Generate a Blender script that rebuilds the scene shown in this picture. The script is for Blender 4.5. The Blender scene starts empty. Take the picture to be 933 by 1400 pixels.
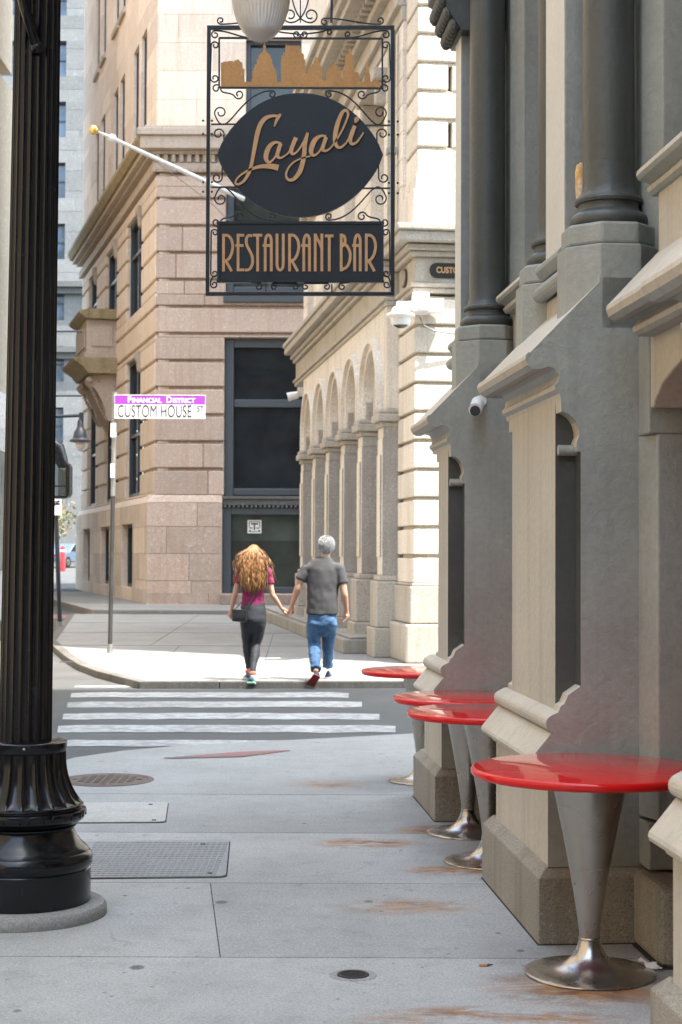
import bpy, bmesh, math, random
from mathutils import Vector, Matrix, noise
random.seed(7)
C = bpy.context.scene.collection
PI = math.pi
R = math.radians

# ------------------------------------------------------------------ camera
CAM_H, FPX = 1.54, 2200.0
PITCH, ROLL = R(1.51), R(0.22)
cam_rot = (Matrix.Rotation(R(90) + PITCH, 3, 'X') @ Matrix.Rotation(ROLL, 3, 'Z'))

def ray(px, py):
    return cam_rot @ Vector(((px - 466.5) / FPX, (700 - py) / FPX, -1.0))

def P(px, py, Y):
    """world point seen at a photo pixel, at depth Y"""
    d = ray(px, py)
    t = Y / d.y
    return Vector((d.x * t, Y, CAM_H + d.z * t))

def G(px, py, z=0.0):
    d = ray(px, py)
    t = (z - CAM_H) / d.z
    return Vector((d.x * t, d.y * t, z))

# ------------------------------------------------------------------ object helpers
def link(o, parent=None):
    C.objects.link(o)
    if parent is not None:
        o.parent = parent
    return o

def tag(o, label=None, cat=None, group=None, kind=None):
    if label: o['label'] = label
    if cat: o['category'] = cat
    if group: o['group'] = group
    if kind: o['kind'] = kind
    return o

def thing(name, label, cat, loc=(0, 0, 0), rz=0.0, group=None):
    o = bpy.data.objects.new(name, None)
    o.empty_display_size = 0.2
    link(o)
    o.location = loc
    o.rotation_euler = (0, 0, rz)
    return tag(o, label, cat, group)

class MB:
    """collects shapes; build() links them as ONE mesh object"""
    def __init__(s):
        s.v, s.f, s.mi, s.tone = [], [], [], []
        s.cur = 0
        s.t = 0.5
    def add(s, vs, fs, mi=None):
        b = len(s.v)
        s.v += [tuple(v) for v in vs]
        for f in fs:
            s.f.append([i + b for i in f])
            s.mi.append(s.cur if mi is None else mi)
            s.tone.append(s.t)
        return b
    def box(s, x0, x1, y0, y1, z0, z1, mi=None):
        if x0 > x1: x0, x1 = x1, x0
        if y0 > y1: y0, y1 = y1, y0
        if z0 > z1: z0, z1 = z1, z0
        v = [(x0, y0, z0), (x1, y0, z0), (x1, y1, z0), (x0, y1, z0), (x0, y0, z1), (x1, y0, z1), (x1, y1, z1), (x0, y1, z1)]
        s.add(v, [(0, 3, 2, 1), (4, 5, 6, 7), (0, 1, 5, 4), (1, 2, 6, 5), (2, 3, 7, 6), (3, 0, 4, 7)], mi)
    def prism(s, poly, axis, a, b, mi_end=None, mi_side=None, ends=(True, True)):
        """poly in the two other axes: axis y -> (x,z); axis x -> (y,z); axis z -> (x,y)"""
        def at(p, q):
            if axis == 'y': return (p[0], q, p[1])
            if axis == 'x': return (q, p[0], p[1])
            return (p[0], p[1], q)
        n = len(poly)
        v = [at(p, a) for p in poly] + [at(p, b) for p in poly]
        bse = s.add(v, [])
        def put(f, mi):
            s.f.append([i + bse for i in f]); s.mi.append(s.cur if mi is None else mi); s.tone.append(s.t)
        if ends[0]: put(list(range(n)), mi_end)
        if ends[1]: put(list(range(2 * n - 1, n - 1, -1)), mi_end)
        for i in range(n):
            j = (i + 1) % n
            put((i, j, n + j, n + i), mi_side)
    def lathe(s, prof, seg=32, c=(0, 0, 0), rfun=None, mi=None):
        """prof: list of (r,z); rfun(angle, r, z) -> r"""
        n = len(prof); vs = []
        for k in range(seg):
            a = 2 * PI * k / seg
            for r, z in prof:
                rr = rfun(a, r, z) if rfun else r
                vs.append((c[0] + rr * math.cos(a), c[1] + rr * math.sin(a), c[2] + z))
        fs = []
        for k in range(seg):
            k2 = (k + 1) % seg
            for i in range(n - 1):
                fs.append((k * n + i, k2 * n + i, k2 * n + i + 1, k * n + i + 1))
        if prof[0][0] > 1e-4: fs.append([k * n for k in range(seg)][::-1])
        if prof[-1][0] > 1e-4: fs.append([k * n + n - 1 for k in range(seg)])
        s.add(vs, fs, mi)
    def tube(s, pts, r, seg=8, mi=None, flat=1.0, up=None):
        """pts: list of Vectors; r: number or list"""
        pts = [Vector(p) for p in pts]
        n = len(pts)
        rs = r if isinstance(r, (list, tuple)) else [r] * n
        vs = []
        prev = None
        for i, p in enumerate(pts):
            d = (pts[min(i + 1, n - 1)] - pts[max(i - 1, 0)])
            d = d.normalized() if d.length > 1e-9 else Vector((0, 0, 1))
            if prev is None:
                ref = Vector(up) if up else (Vector((0, 0, 1)) if abs(d.z) < .9 else Vector((1, 0, 0)))
                a = d.cross(ref).normalized()
            else:
                a = prev - d * prev.dot(d)
                a = a.normalized() if a.length > 1e-6 else d.orthogonal().normalized()
            prev = a
            b = d.cross(a)
            for k in range(seg):
                t = 2 * PI * k / seg
                vs.append(p + a * (math.cos(t) * rs[i]) + b * (math.sin(t) * rs[i] * flat))
        fs = []
        for i in range(n - 1):
            for k in range(seg):
                k2 = (k + 1) % seg
                fs.append((i * seg + k, i * seg + k2, (i + 1) * seg + k2, (i + 1) * seg + k))
        fs.append(list(range(seg))[::-1]); fs.append([(n - 1) * seg + k for k in range(seg)])
        s.add(vs, fs, mi)
    def ball(s, c, r, seg=16, rings=10, sc=(1, 1, 1), mi=None):
        vs = [(c[0], c[1], c[2] - r * sc[2])]
        for i in range(1, rings):
            t = PI * i / rings
            for k in range(seg):
                a = 2 * PI * k / seg
                vs.append((c[0] + r * sc[0] * math.sin(t) * math.cos(a), c[1] + r * sc[1] * math.sin(t) * math.sin(a), c[2] - r * sc[2] * math.cos(t)))
        vs.append((c[0], c[1], c[2] + r * sc[2]))
        fs = []
        for k in range(seg):
            k2 = (k + 1) % seg
            fs.append((0, 1 + k2, 1 + k))
            for i in range(rings - 2):
                fs.append((1 + i * seg + k, 1 + i * seg + k2, 1 + (i + 1) * seg + k2, 1 + (i + 1) * seg + k))
            e = len(vs) - 1
            fs.append((1 + (rings - 2) * seg + k, 1 + (rings - 2) * seg + k2, e))
        s.add(vs, fs, mi)
    def build(s, name, mats, parent=None, bevel=0.0, smooth=False, bseg=2, auto=None, loc=None, rz=None, fix=True):
        me = bpy.data.meshes.new(name)
        me.from_pydata(s.v, [], s.f)
        mats = mats if isinstance(mats, (list, tuple)) else [mats]
        for m in mats: me.materials.append(m)
        if len(mats) > 1:
            me.polygons.foreach_set('material_index', s.mi)
        if any(abs(t - .5) > 1e-6 for t in s.tone):
            at = me.attributes.new('tone', 'FLOAT', 'FACE')
            at.data.foreach_set('value', s.tone)
        if fix:
            bm = bmesh.new(); bm.from_mesh(me)
            bmesh.ops.recalc_face_normals(bm, faces=bm.faces)
            bm.to_mesh(me); bm.free()
        if smooth:
            me.polygons.foreach_set('use_smooth', [True] * len(me.polygons))
        me.update()
        o = bpy.data.objects.new(name, me)
        link(o, parent)
        if loc is not None: o.location = loc
        if rz is not None: o.rotation_euler = (0, 0, rz)
        if bevel > 0:
            b = o.modifiers.new('bevel', 'BEVEL'); b.width = bevel; b.segments = bseg; b.limit_method = 'ANGLE'; b.angle_limit = R(35)
            b.harden_normals = False
        if auto:
            me.polygons.foreach_set('use_smooth', [True] * len(me.polygons))
            try:
                me.set_sharp_from_angle(angle=R(auto))
            except Exception:
                pass
        return o

def copy_tree(o, parent=None):
    c = o.copy(); C.objects.link(c); c.parent = parent
    for ch in list(o.children):
        copy_tree(ch, c)
    return c

def text_mesh(s, size=1.0, sx=1.0, extrude=0.0, offset=0.0, align='CENTER', shear=0.0, spacing=1.0):
    """built-in lettering turned into mesh data, x right, z up"""
    cu = bpy.data.curves.new('lettering', 'FONT')
    cu.body = s; cu.size = size; cu.extrude = extrude; cu.offset = offset
    cu.align_x = align; cu.align_y = 'CENTER'; cu.shear = shear; cu.space_character = spacing
    o = bpy.data.objects.new('lettering', cu); C.objects.link(o)
    dg = bpy.context.evaluated_depsgraph_get()
    me = bpy.data.meshes.new_from_object(o.evaluated_get(dg))
    bpy.data.objects.remove(o); bpy.data.curves.remove(cu)
    me.transform(Matrix.Rotation(R(90), 4, 'X') @ Matrix.Diagonal((sx, 1, 1, 1)))
    return me

def put_mesh(name, me, mat, parent=None, loc=(0, 0, 0), rz=0.0):
    me.materials.clear(); me.materials.append(mat)
    o = bpy.data.objects.new(name, me); link(o, parent)
    o.location = loc; o.rotation_euler = (0, 0, rz)
    return o

# ------------------------------------------------------------------ materials
def new_mat(name):
    m = bpy.data.materials.new(name); m.use_nodes = True
    nt = m.node_tree
    return m, nt, nt.nodes['Principled BSDF']

def N(nt, t, **kw):
    n = nt.nodes.new(t)
    for k, v in kw.items():
        if k.startswith('i_'): n.inputs[k[2:].replace('_', ' ')].default_value = v
        else: setattr(n, k, v)
    return n

def mixc(nt, fac, a, b, mode='MIX'):
    m = nt.nodes.new('ShaderNodeMix'); m.data_type = 'RGBA'; m.blend_type = mode
    for sock, val in ((m.inputs[0], fac), (m.inputs[6], a), (m.inputs[7], b)):
        if isinstance(val, (int, float)): sock.default_value = val
        elif isinstance(val, (tuple, list)): sock.default_value = (*val[:3], 1)
        else: nt.links.new(val, sock)
    return m.outputs[2]

def maprange(nt, val, a, b, c=0.0, d=1.0):
    m = nt.nodes.new('ShaderNodeMapRange')
    nt.links.new(val, m.inputs[0])
    for i, q in enumerate((a, b, c, d)): m.inputs[i + 1].default_value = q
    return m.outputs[0]

def math_(nt, op, a, b=None):
    m = nt.nodes.new('ShaderNodeMath'); m.operation = op
    for i, q in enumerate((a, b)):
        if q is None: continue
        if isinstance(q, (int, float)): m.inputs[i].default_value = q
        else: nt.links.new(q, m.inputs[i])
    return m.outputs[0]

def coords(nt, scale=(1, 1, 1), world=False):
    if world:
        g = nt.nodes.new('ShaderNodeNewGeometry'); src = g.outputs['Position']
    else:
        t = nt.nodes.new('ShaderNodeTexCoord'); src = t.outputs['Object']
    mp = nt.nodes.new('ShaderNodeMapping'); mp.inputs['Scale'].default_value = scale
    nt.links.new(src, mp.inputs['Vector'])
    return mp.outputs['Vector']

def noise_(nt, vec, scale, detail=4, rough=.55, dist=0.0):
    n = nt.nodes.new('ShaderNodeTexNoise')
    n.inputs['Scale'].default_value = scale; n.inputs['Detail'].default_value = detail
    n.inputs['Roughness'].default_value = rough; n.inputs['Distortion'].default_value = dist
    nt.links.new(vec, n.inputs['Vector'])
    return n.outputs['Fac']

def bump_(nt, bsdf, h, strength, dist=0.01):
    b = nt.nodes.new('ShaderNodeBump'); b.inputs['Strength'].default_value = strength; b.inputs['Distance'].default_value = dist
    nt.links.new(h, b.inputs['Height']); nt.links.new(b.outputs[0], bsdf.inputs['Normal'])

def surface(name, col, rough=.6, var=.25, vscale=2.0, fine=60.0, fvar=.12, bump=.2, bdist=.004, metal=0.0, spec=.5,
            streak=0.0, coat=0.0, tone=False, world=False, dirt=None, tint=None, chips=0.0, dust=None):
    """mottled surface: large soft variation + fine grain + optional vertical streaks"""
    m, nt, b = new_mat(name)
    v = coords(nt, world=world)
    n1 = noise_(nt, v, vscale, 5, .6)
    c = mixc(nt, maprange(nt, n1, .3, .7), tuple(x * (1 - var) for x in col), tuple(min(1, x * (1 + var)) for x in col))
    if tint:
        n4 = noise_(nt, v, vscale * .6 + .3, 3, .5)
        c = mixc(nt, maprange(nt, n4, .45, .75), c, tint)
    n2 = noise_(nt, v, fine, 3, .7)
    f = maprange(nt, n2, .35, .65, 1 - fvar, 1 + fvar)
    cc = nt.nodes.new('ShaderNodeCombineColor')
    for i in range(3): nt.links.new(f, cc.inputs[i])
    c = mixc(nt, 1.0, c, cc.outputs[0], 'MULTIPLY')
    if streak:
        vs = coords(nt, (14, 14, .5), world=world)
        ns = noise_(nt, vs, 1.0, 4, .6)
        c = mixc(nt, maprange(nt, ns, .5, .8, 0, streak), c, tuple(x * .45 for x in (col if dirt is None else dirt)))
    crk = None
    if chips:
        vo = nt.nodes.new('ShaderNodeTexVoronoi'); vo.feature = 'DISTANCE_TO_EDGE'; vo.inputs['Scale'].default_value = 1.9
        wob = nt.nodes.new('ShaderNodeVectorMath'); wob.operation = 'MULTIPLY_ADD'
        nz3 = nt.nodes.new('ShaderNodeTexNoise'); nz3.inputs['Scale'].default_value = 5; nz3.inputs['Detail'].default_value = 5
        nt.links.new(v, nz3.inputs['Vector']); nt.links.new(nz3.outputs['Color'], wob.inputs[0]); wob.inputs[1].default_value = (.35, .35, .35); nt.links.new(v, wob.inputs[2])
        nt.links.new(wob.outputs[0], vo.inputs['Vector'])
        gate = maprange(nt, noise_(nt, v, 1.1, 3), .50, .60)
        crk = math_(nt, 'MULTIPLY', maprange(nt, vo.outputs['Distance'], .002, .012, 1, 0), gate)
        c = mixc(nt, math_(nt, 'MULTIPLY', crk, chips), c, tuple(x * .45 for x in col))
        sp = maprange(nt, noise_(nt, v, 26, 3, .6), .72, .76, 0, chips)
        c = mixc(nt, sp, c, tuple(min(1, x * 1.5 + .04) for x in col))
    if dust:
        dn = noise_(nt, v, 5.5, 7, .75, .6)
        c = mixc(nt, maprange(nt, dn, .56, .74, 0, .5), c, dust)
        sc_ = noise_(nt, coords(nt, (60, 60, 6)), 1.0, 3, .7)
        c = mixc(nt, maprange(nt, sc_, .70, .76, 0, .35), c, dust)
    if tone:
        at = nt.nodes.new('ShaderNodeAttribute'); at.attribute_name = 'tone'
        f2 = maprange(nt, at.outputs['Fac'], 0, 1, .60, 1.40)
        c2 = nt.nodes.new('ShaderNodeCombineColor')
        for i in range(3): nt.links.new(f2, c2.inputs[i])
        c = mixc(nt, 1.0, c, c2.outputs[0], 'MULTIPLY')
    nt.links.new(c, b.inputs['Base Color'])
    nt.links.new(maprange(nt, n1, .3, .7, max(0, rough - .08), min(1, rough + .08)), b.inputs['Roughness'])
    b.inputs['Metallic'].default_value = metal
    b.inputs['Specular IOR Level'].default_value = spec
    if coat: b.inputs['Coat Weight'].default_value = coat; b.inputs['Coat Roughness'].default_value = .05
    if bump:
        h = math_(nt, 'ADD', n2, math_(nt, 'MULTIPLY', noise_(nt, v, fine * .2, 3), 1.5))
        if crk is not None: h = math_(nt, 'SUBTRACT', h, math_(nt, 'MULTIPLY', crk, chips * 2))
        bump_(nt, b, h, bump, bdist)
    return m

def granite(name, c1, c2, dark, scale=220.0, var=.2, rough=.75, tone=False, stain=None, bump=.35):
    m, nt, b = new_mat(name)
    v = coords(nt)
    big = noise_(nt, v, 1.3, 5, .6)
    base = mixc(nt, maprange(nt, big, .3, .7), c1, c2)
    sp = noise_(nt, v, scale, 2, .8)
    base = mixc(nt, maprange(nt, sp, .52, .66, 0, .75), base, dark)
    sp2 = noise_(nt, v, scale * .45, 2, .8)
    base = mixc(nt, maprange(nt, sp2, .56, .72, 0, .5), base, tuple(min(1, x * 1.6) for x in c2))
    if stain:
        vs = coords(nt, (3, 3, .35))
        ns = noise_(nt, vs, 1.2, 6, .7)
        base = mixc(nt, maprange(nt, ns, .48, .72, 0, .8), base, stain)
    if tone:
        at = nt.nodes.new('ShaderNodeAttribute'); at.attribute_name = 'tone'
        f2 = maprange(nt, at.outputs['Fac'], 0, 1, .60, 1.40)
        c2_ = nt.nodes.new('ShaderNodeCombineColor')
        for i in range(3): nt.links.new(f2, c2_.inputs[i])
        base = mixc(nt, 1.0, base, c2_.outputs[0], 'MULTIPLY')
    nt.links.new(base, b.inputs['Base Color'])
    b.inputs['Roughness'].default_value = rough
    bump_(nt, b, sp, bump, .003)
    return m

def plain(name, col, rough=.5, metal=0.0, spec=.5, coat=0.0, emit=None):
    m, nt, b = new_mat(name)
    v = coords(nt)
    n = noise_(nt, v, 25, 4)
    nt.links.new(mixc(nt, maprange(nt, n, .3, .7), tuple(x * .9 for x in col), tuple(min(1, x * 1.1) for x in col)), b.inputs['Base Color'])
    nt.links.new(maprange(nt, n, .3, .7, max(.02, rough - .05), rough + .05), b.inputs['Roughness'])
    b.inputs['Metallic'].default_value = metal
    b.inputs['Specular IOR Level'].default_value = spec
    if coat: b.inputs['Coat Weight'].default_value = coat; b.inputs['Coat Roughness'].default_value = .03
    return m

M = {}
M['cream_paint'] = surface('cream_paint', (.51, .455, .37), .55, .08, 1.6, 34, .05, .45, .008, streak=.30, dirt=(.30, .27, .22))
M['grey_paint'] = surface('grey_paint', (.315, .325, .295), .5, .11, 1.8, 34, .06, .5, .008, streak=.22, chips=.12)
M['dark_paint'] = surface('dark_paint', (.072, .075, .068), .45, .14, 1.8, 40, .06, .4, .006, streak=.2, chips=.1)
M['pale_paint'] = surface('pale_paint', (.66, .62, .54), .55, .05, 1.6, 45, .05, .2, .004, streak=.12)
M['plinth_granite'] = granite('plinth_granite', (.25, .225, .185), (.35, .315, .26), (.06, .055, .05), 140, stain=(.17, .135, .095), bump=.55)
M['pale_granite'] = granite('pale_granite', (.68, .62, .53), (.75, .69, .605), (.36, .335, .30), 45, tone=True, stain=(.52, .43, .33))
M['grey_granite'] = granite('grey_granite', (.30, .285, .265), (.38, .36, .33), (.10, .10, .10), 60, stain=(.24, .21, .17))
M['rose_stone'] = granite('rose_stone', (.455, .355, .30), (.525, .42, .36), (.31, .225, .18), 22, tone=True, stain=(.40, .27, .19), bump=.2)
M['rose_stone_plain'] = granite('rose_stone_plain', (.76, .63, .52), (.80, .68, .58), (.60, .47, .36), 22, tone=True, stain=(.58, .46, .34), bump=.2)
M['mossy_stone'] = granite('mossy_stone', (.24, .20, .11), (.33, .26, .16), (.14, .12, .06), 22, stain=(.13, .125, .05), bump=.2)
M['grey_stone'] = granite('grey_stone', (.15, .15, .147), (.185, .185, .18), (.12, .12, .118), 8, tone=True, bump=.1)
M['tan_stone'] = granite('tan_stone', (.52, .42, .29), (.58, .47, .34), (.43, .34, .23), 8, bump=.1)
M['dull_brick'] = surface('dull_brick', (.24, .19, .16), .85, .2, .4, 8, .1, .1)
M['steel'] = surface('brushed_steel', (.46, .415, .36), .30, .05, 2, 8, .03, .0, .001, metal=1.0)
M['bright_steel'] = surface('polished_steel', (.46, .435, .405), .27, .06, 4, 60, .03, .0, .001, metal=1.0)
M['red_gloss'] = plain('red_enamel', (.62, .010, .011), .08, spec=.4, coat=0)
_rb = M['red_gloss'].node_tree.nodes['Principled BSDF']
for l_ in list(_rb.inputs['Roughness'].links) + list(_rb.inputs['Base Color'].links): M['red_gloss'].node_tree.links.remove(l_)
_rb.inputs['Roughness'].default_value = .045; _rb.inputs['Base Color'].default_value = (.60, .010, .010, 1)
_nt = M['red_gloss'].node_tree
_v = coords(_nt); _s = noise_(_nt, coords(_nt, (3, 90, 3)), 2.0, 4, .7); _d = noise_(_nt, _v, 4.0, 5, .7)
_nt.links.new(math_(_nt, 'ADD', maprange(_nt, _d, .5, .75, .03, .12), maprange(_nt, _s, .62, .75, 0, .10)), _rb.inputs['Roughness'])
M['black_gloss'] = surface('black_lamp_paint', (.005, .0055, .0075), .16, .25, 6, 80, .25, .1, .002, spec=.36, dust=(.022, .024, .029))
M['black_iron'] = surface('black_iron', (.012, .016, .024), .42, .3, 9, 90, .3, .2, .002)
M['navy'] = surface('navy_board', (.008, .014, .022), .5, .22, 4, 60, .15, .08, .002, streak=.25, dirt=(.04, .05, .06))
M['copper'] = surface('copper_sheet', (.50, .26, .095), .45, .14, 7, 60, .1, .05, .001, metal=.35, streak=.15)
M['gold_letter'] = plain('tan_lettering', (.56, .33, .16), .5)
M['letter_edge'] = plain('brown_edge', (.10, .05, .03), .6)
M['asphalt'] = surface('asphalt', (.072, .072, .072), .9, .26, .7, 120, .45, .5, .006, world=True)
M['iron_cover'] = surface('rusty_iron', (.105, .078, .066), .6, .3, 12, 120, .3, .3, .003, metal=.3)
M['dark_grate'] = surface('dark_grate', (.03, .03, .03), .6, .3, 14, 100, .3, .3, .002, metal=.5)
M['dark_gap'] = plain('dark_gap', (.018, .017, .016), .95, spec=.1)
M['faint_joint'] = plain('faint_joint', (.13, .125, .12), .95, spec=.1)
M['joint'] = plain('joint_dirt', (.06, .055, .05), .95, spec=.1)
M['kerb_granite'] = granite('kerb_granite', (.27, .255, .23), (.36, .34, .305), (.10, .10, .10), 90, stain=(.17, .14, .10))
M['far_kerb_stone'] = granite('far_kerb_stone', (.10, .095, .085), (.15, .14, .125), (.05, .05, .05), 60, stain=(.07, .06, .05))  # darker than the near kerb: front-face shade put into the colour, plus stains
M['white_plastic'] = plain('white_plastic', (.78, .77, .75), .35)
M['black_plastic'] = plain('black_plastic', (.015, .015, .016), .3)
M['lens_glass'] = plain('lens_glass', (.01, .01, .012), .05, spec=.8)
M['window_frame'] = plain('slate_frame', (.055, .066, .08), .4)
M['white_paint'] = plain('white_enamel', (.80, .80, .80), .35)
M['purple'] = plain('purple_sign_face', (.36, .06, .55), .4)
M['sign_white'] = plain('sign_white', (.83, .83, .83), .45)
M['sign_black'] = plain('sign_black', (.012, .012, .014), .5)
M['galvanised'] = surface('galvanised', (.30, .30, .29), .5, .2, 8, 60, .2, .1, .001, metal=.5)
M['post_dark'] = surface('dark_post', (.045, .045, .045), .55, .3, 8, 60, .2, .1, .001)
M['gold'] = plain('gilt', (.85, .58, .18), .25, metal=.8)
M['paper'] = plain('paper', (.82, .81, .80), .7)
M['rust_glow'] = surface('rusty_shell', (.62, .34, .11), .55, .35, 14, 60, .2, .2, .002, tint=(.62, .57, .48))
M['cigarette'] = plain('cigarette_filter', (.50, .20, .06), .8)
M['bronze'] = surface('brown_bronze', (.12, .07, .045), .5, .2, 6, 60, .1, .1)
M['plaque_black'] = plain('plaque_black', (.02, .022, .022), .35)

def glass_dark(name, col=(.010, .012, .014), rough=.03, spec=.42):
    m, nt, b = new_mat(name)
    v = coords(nt)
    n = noise_(nt, v, .9, 3)
    nt.links.new(mixc(nt, maprange(nt, n, .35, .65), col, tuple(x * 2.2 for x in col)), b.inputs['Base Color'])
    b.inputs['Roughness'].default_value = rough
    b.inputs['Specular IOR Level'].default_value = spec
    bump_(nt, b, noise_(nt, v, .8, 3), .08, .1)
    return m
M['dark_glass'] = glass_dark('dark_window_glass')
M['green_glass'] = glass_dark('green_window_glass', (.022, .026, .022), .06)
M['blind_glass'] = glass_dark('pale_window_glass', (.10, .105, .10), .1, .6)

def concrete(name, col, var=.1, stains=(), spots=True, tone=True):
    m, nt, b = new_mat(name)
    v = coords(nt, world=True)
    big = noise_(nt, v, 1.1, 6, .62)
    c = mixc(nt, maprange(nt, big, .3, .7), tuple(x * (1 - var) for x in col), tuple(x * (1 + var) for x in col))
    fine = noise_(nt, v, 150, 4, .85)
    f = maprange(nt, fine, .38, .62, .58, 1.42)
    cc = nt.nodes.new('ShaderNodeCombineColor')
    for i in range(3): nt.links.new(f, cc.inputs[i])
    c = mixc(nt, 1.0, c, cc.outputs[0], 'MULTIPLY')
    med = noise_(nt, v, 7, 5, .7)
    c = mixc(nt, maprange(nt, med, .5, .72, 0, .36), c, tuple(x * .55 for x in col))
    if tone:
        at = nt.nodes.new('ShaderNodeAttribute'); at.attribute_name = 'tone'
        f2 = maprange(nt, at.outputs['Fac'], 0, 1, .60, 1.40)
        c2 = nt.nodes.new('ShaderNodeCombineColor')
        for i in range(3): nt.links.new(f2, c2.inputs[i])
        c = mixc(nt, 1.0, c, c2.outputs[0], 'MULTIPLY')
    if spots:   # trodden gum and oil spots
        for sc, lim, amt in ((2.6, .085, .85), (4.7, .085, .75), (9.0, .10, .5)):
            vo = nt.nodes.new('ShaderNodeTexVoronoi'); vo.inputs['Scale'].default_value = sc
            wv = coords(nt, (1.0, .8, 1.0), world=True)
            nt.links.new(wv, vo.inputs['Vector'])
            gate = noise_(nt, wv, 1.7, 2)
            d = math_(nt, 'ADD', vo.outputs['Distance'], math_(nt, 'MULTIPLY', math_(nt, 'SUBTRACT', fine, .5), .05))
            k = maprange(nt, d, lim * .7, lim, amt, 0)
            k = math_(nt, 'MULTIPLY', k, maprange(nt, gate, .46, .52))
            c = mixc(nt, k, c, tuple(x * .22 for x in col))
    vo = nt.nodes.new('ShaderNodeTexVoronoi'); vo.feature = 'DISTANCE_TO_EDGE'; vo.inputs['Scale'].default_value = .62
    wob = nt.nodes.new('ShaderNodeVectorMath'); wob.operation = 'MULTIPLY_ADD'
    nz3 = nt.nodes.new('ShaderNodeTexNoise'); nz3.inputs['Scale'].default_value = 3.2; nz3.inputs['Detail'].default_value = 6
    nt.links.new(v, nz3.inputs['Vector']); nt.links.new(nz3.outputs['Color'], wob.inputs[0]); wob.inputs[1].default_value = (.6, .6, 0); nt.links.new(v, wob.inputs[2])
    nt.links.new(wob.outputs[0], vo.inputs['Vector'])
    crk = math_(nt, 'MULTIPLY', maprange(nt, vo.outputs['Distance'], .0012, .0045, 1, 0), maprange(nt, noise_(nt, v, .8, 2), .54, .60))
    c = mixc(nt, math_(nt, 'MULTIPLY', crk, .35), c, tuple(x * .3 for x in col))
    ag = noise_(nt, v, 75, 2, .9)
    c = mixc(nt, maprange(nt, ag, .58, .68, 0, .6), c, tuple(x * .5 for x in col))
    c = mixc(nt, maprange(nt, ag, .42, .32, 0, .5), c, tuple(min(1, x * 1.6) for x in col))
    wt = noise_(nt, coords(nt, (1.0, .45, 1), world=True), 1.5, 6, .7, .5)
    c = mixc(nt, maprange(nt, wt, .50, .72, 0, .42), c, tuple(x * .58 for x in col))
    if stains:   # rust left by table feet and trickles
        tot = None
        geo = nt.nodes.new('ShaderNodeNewGeometry')
        for (x, y, rx, ry, a) in stains:
            sb = nt.nodes.new('ShaderNodeVectorMath'); sb.operation = 'SUBTRACT'
            nt.links.new(geo.outputs['Position'], sb.inputs[0]); sb.inputs[1].default_value = (x, y, 0)
            mu = nt.nodes.new('ShaderNodeVectorMath'); mu.operation = 'MULTIPLY'
            nt.links.new(sb.outputs[0], mu.inputs[0]); mu.inputs[1].default_value = (1 / rx, 1 / ry, 0)
            ln = nt.nodes.new('ShaderNodeVectorMath'); ln.operation = 'LENGTH'
            nt.links.new(mu.outputs[0], ln.inputs[0])
            k = maprange(nt, ln.outputs['Value'], .35, 1.0, a, 0)
            tot = k if tot is None else math_(nt, 'MAXIMUM', tot, k)
        wv = coords(nt, (2.4, 6.0, 1), world=True)
        nz = noise_(nt, wv, 1.7, 7, .7, 1.2)
        k = math_(nt, 'MULTIPLY', tot, maprange(nt, nz, .40, .54))
        rust = mixc(nt, maprange(nt, med, .4, .6), (.36, .165, .05), (.19, .08, .03))
        c = mixc(nt, k, c, rust)
    nt.links.new(c, b.inputs['Base Color'])
    b.inputs['Roughness'].default_value = .88
    b.inputs['Specular IOR Level'].default_value = .35
    bump_(nt, b, math_(nt, 'ADD', fine, math_(nt, 'MULTIPLY', med, .6)), .35, .004)
    return m
STAINS = []
for px, py, rx, ry, a in ((800, 1350, .42, .30, .95), (640, 1385, .35, .10, .8), (760, 1392, .3, .10, .8), (560, 1240, .36, .22, .62), (620, 1190, .30, .14, 1.0), (600, 1135, .28, .2, .9), (500, 1153, .34, .2, .9), (450, 1072, .30, .25, .55), (540, 1395, .2, .1, .5)):
    p = G(px, py); STAINS.append((p.x, p.y, rx, ry, a))
M['pavement'] = concrete('pavement_concrete', (.375, .375, .362), .12, STAINS)
M['far_pavement'] = concrete('far_pavement_concrete', (.255, .25, .24), .08, (), True)
M['pole_pad'] = concrete('pad_concrete', (.30, .30, .29), .1, (), False, False)

def worn_paint(name, col):
    m, nt, b = new_mat(name)
    v = coords(nt, world=True)
    n = noise_(nt, v, 9, 6, .75)
    n2 = noise_(nt, v, 120, 2, .8)
    n3 = noise_(nt, coords(nt, (1.0, .5, 1), world=True), 1.3, 5, .7)
    k = maprange(nt, math_(nt, 'ADD', math_(nt, 'ADD', n, math_(nt, 'MULTIPLY', n2, .30)), math_(nt, 'MULTIPLY', n3, .5)), .78, 1.02, 0, .85)
    nt.links.new(mixc(nt, k, col, (.16, .16, .16)), b.inputs['Base Color'])
    b.inputs['Roughness'].default_value = .8
    bump_(nt, b, n2, .3, .003)
    return m
M['road_paint'] = worn_paint('worn_white_paint', (.37, .375, .37))
M['tactile_red'] = worn_paint('worn_red_tactile', (.34, .135, .115))
M['brick_strip'] = surface('brick_strip', (.25, .13, .11), .85, .15, 3, 40, .2, .2, world=True)

for k_ in ('steel',):
    b_ = M[k_].node_tree.nodes['Principled BSDF']
    b_.inputs['Anisotropic'].default_value = .7
    tg = M[k_].node_tree.nodes.new('ShaderNodeTangent'); tg.direction_type = 'RADIAL'; tg.axis = 'Z'
    M[k_].node_tree.links.new(tg.outputs[0], b_.inputs['Tangent'])
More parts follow.
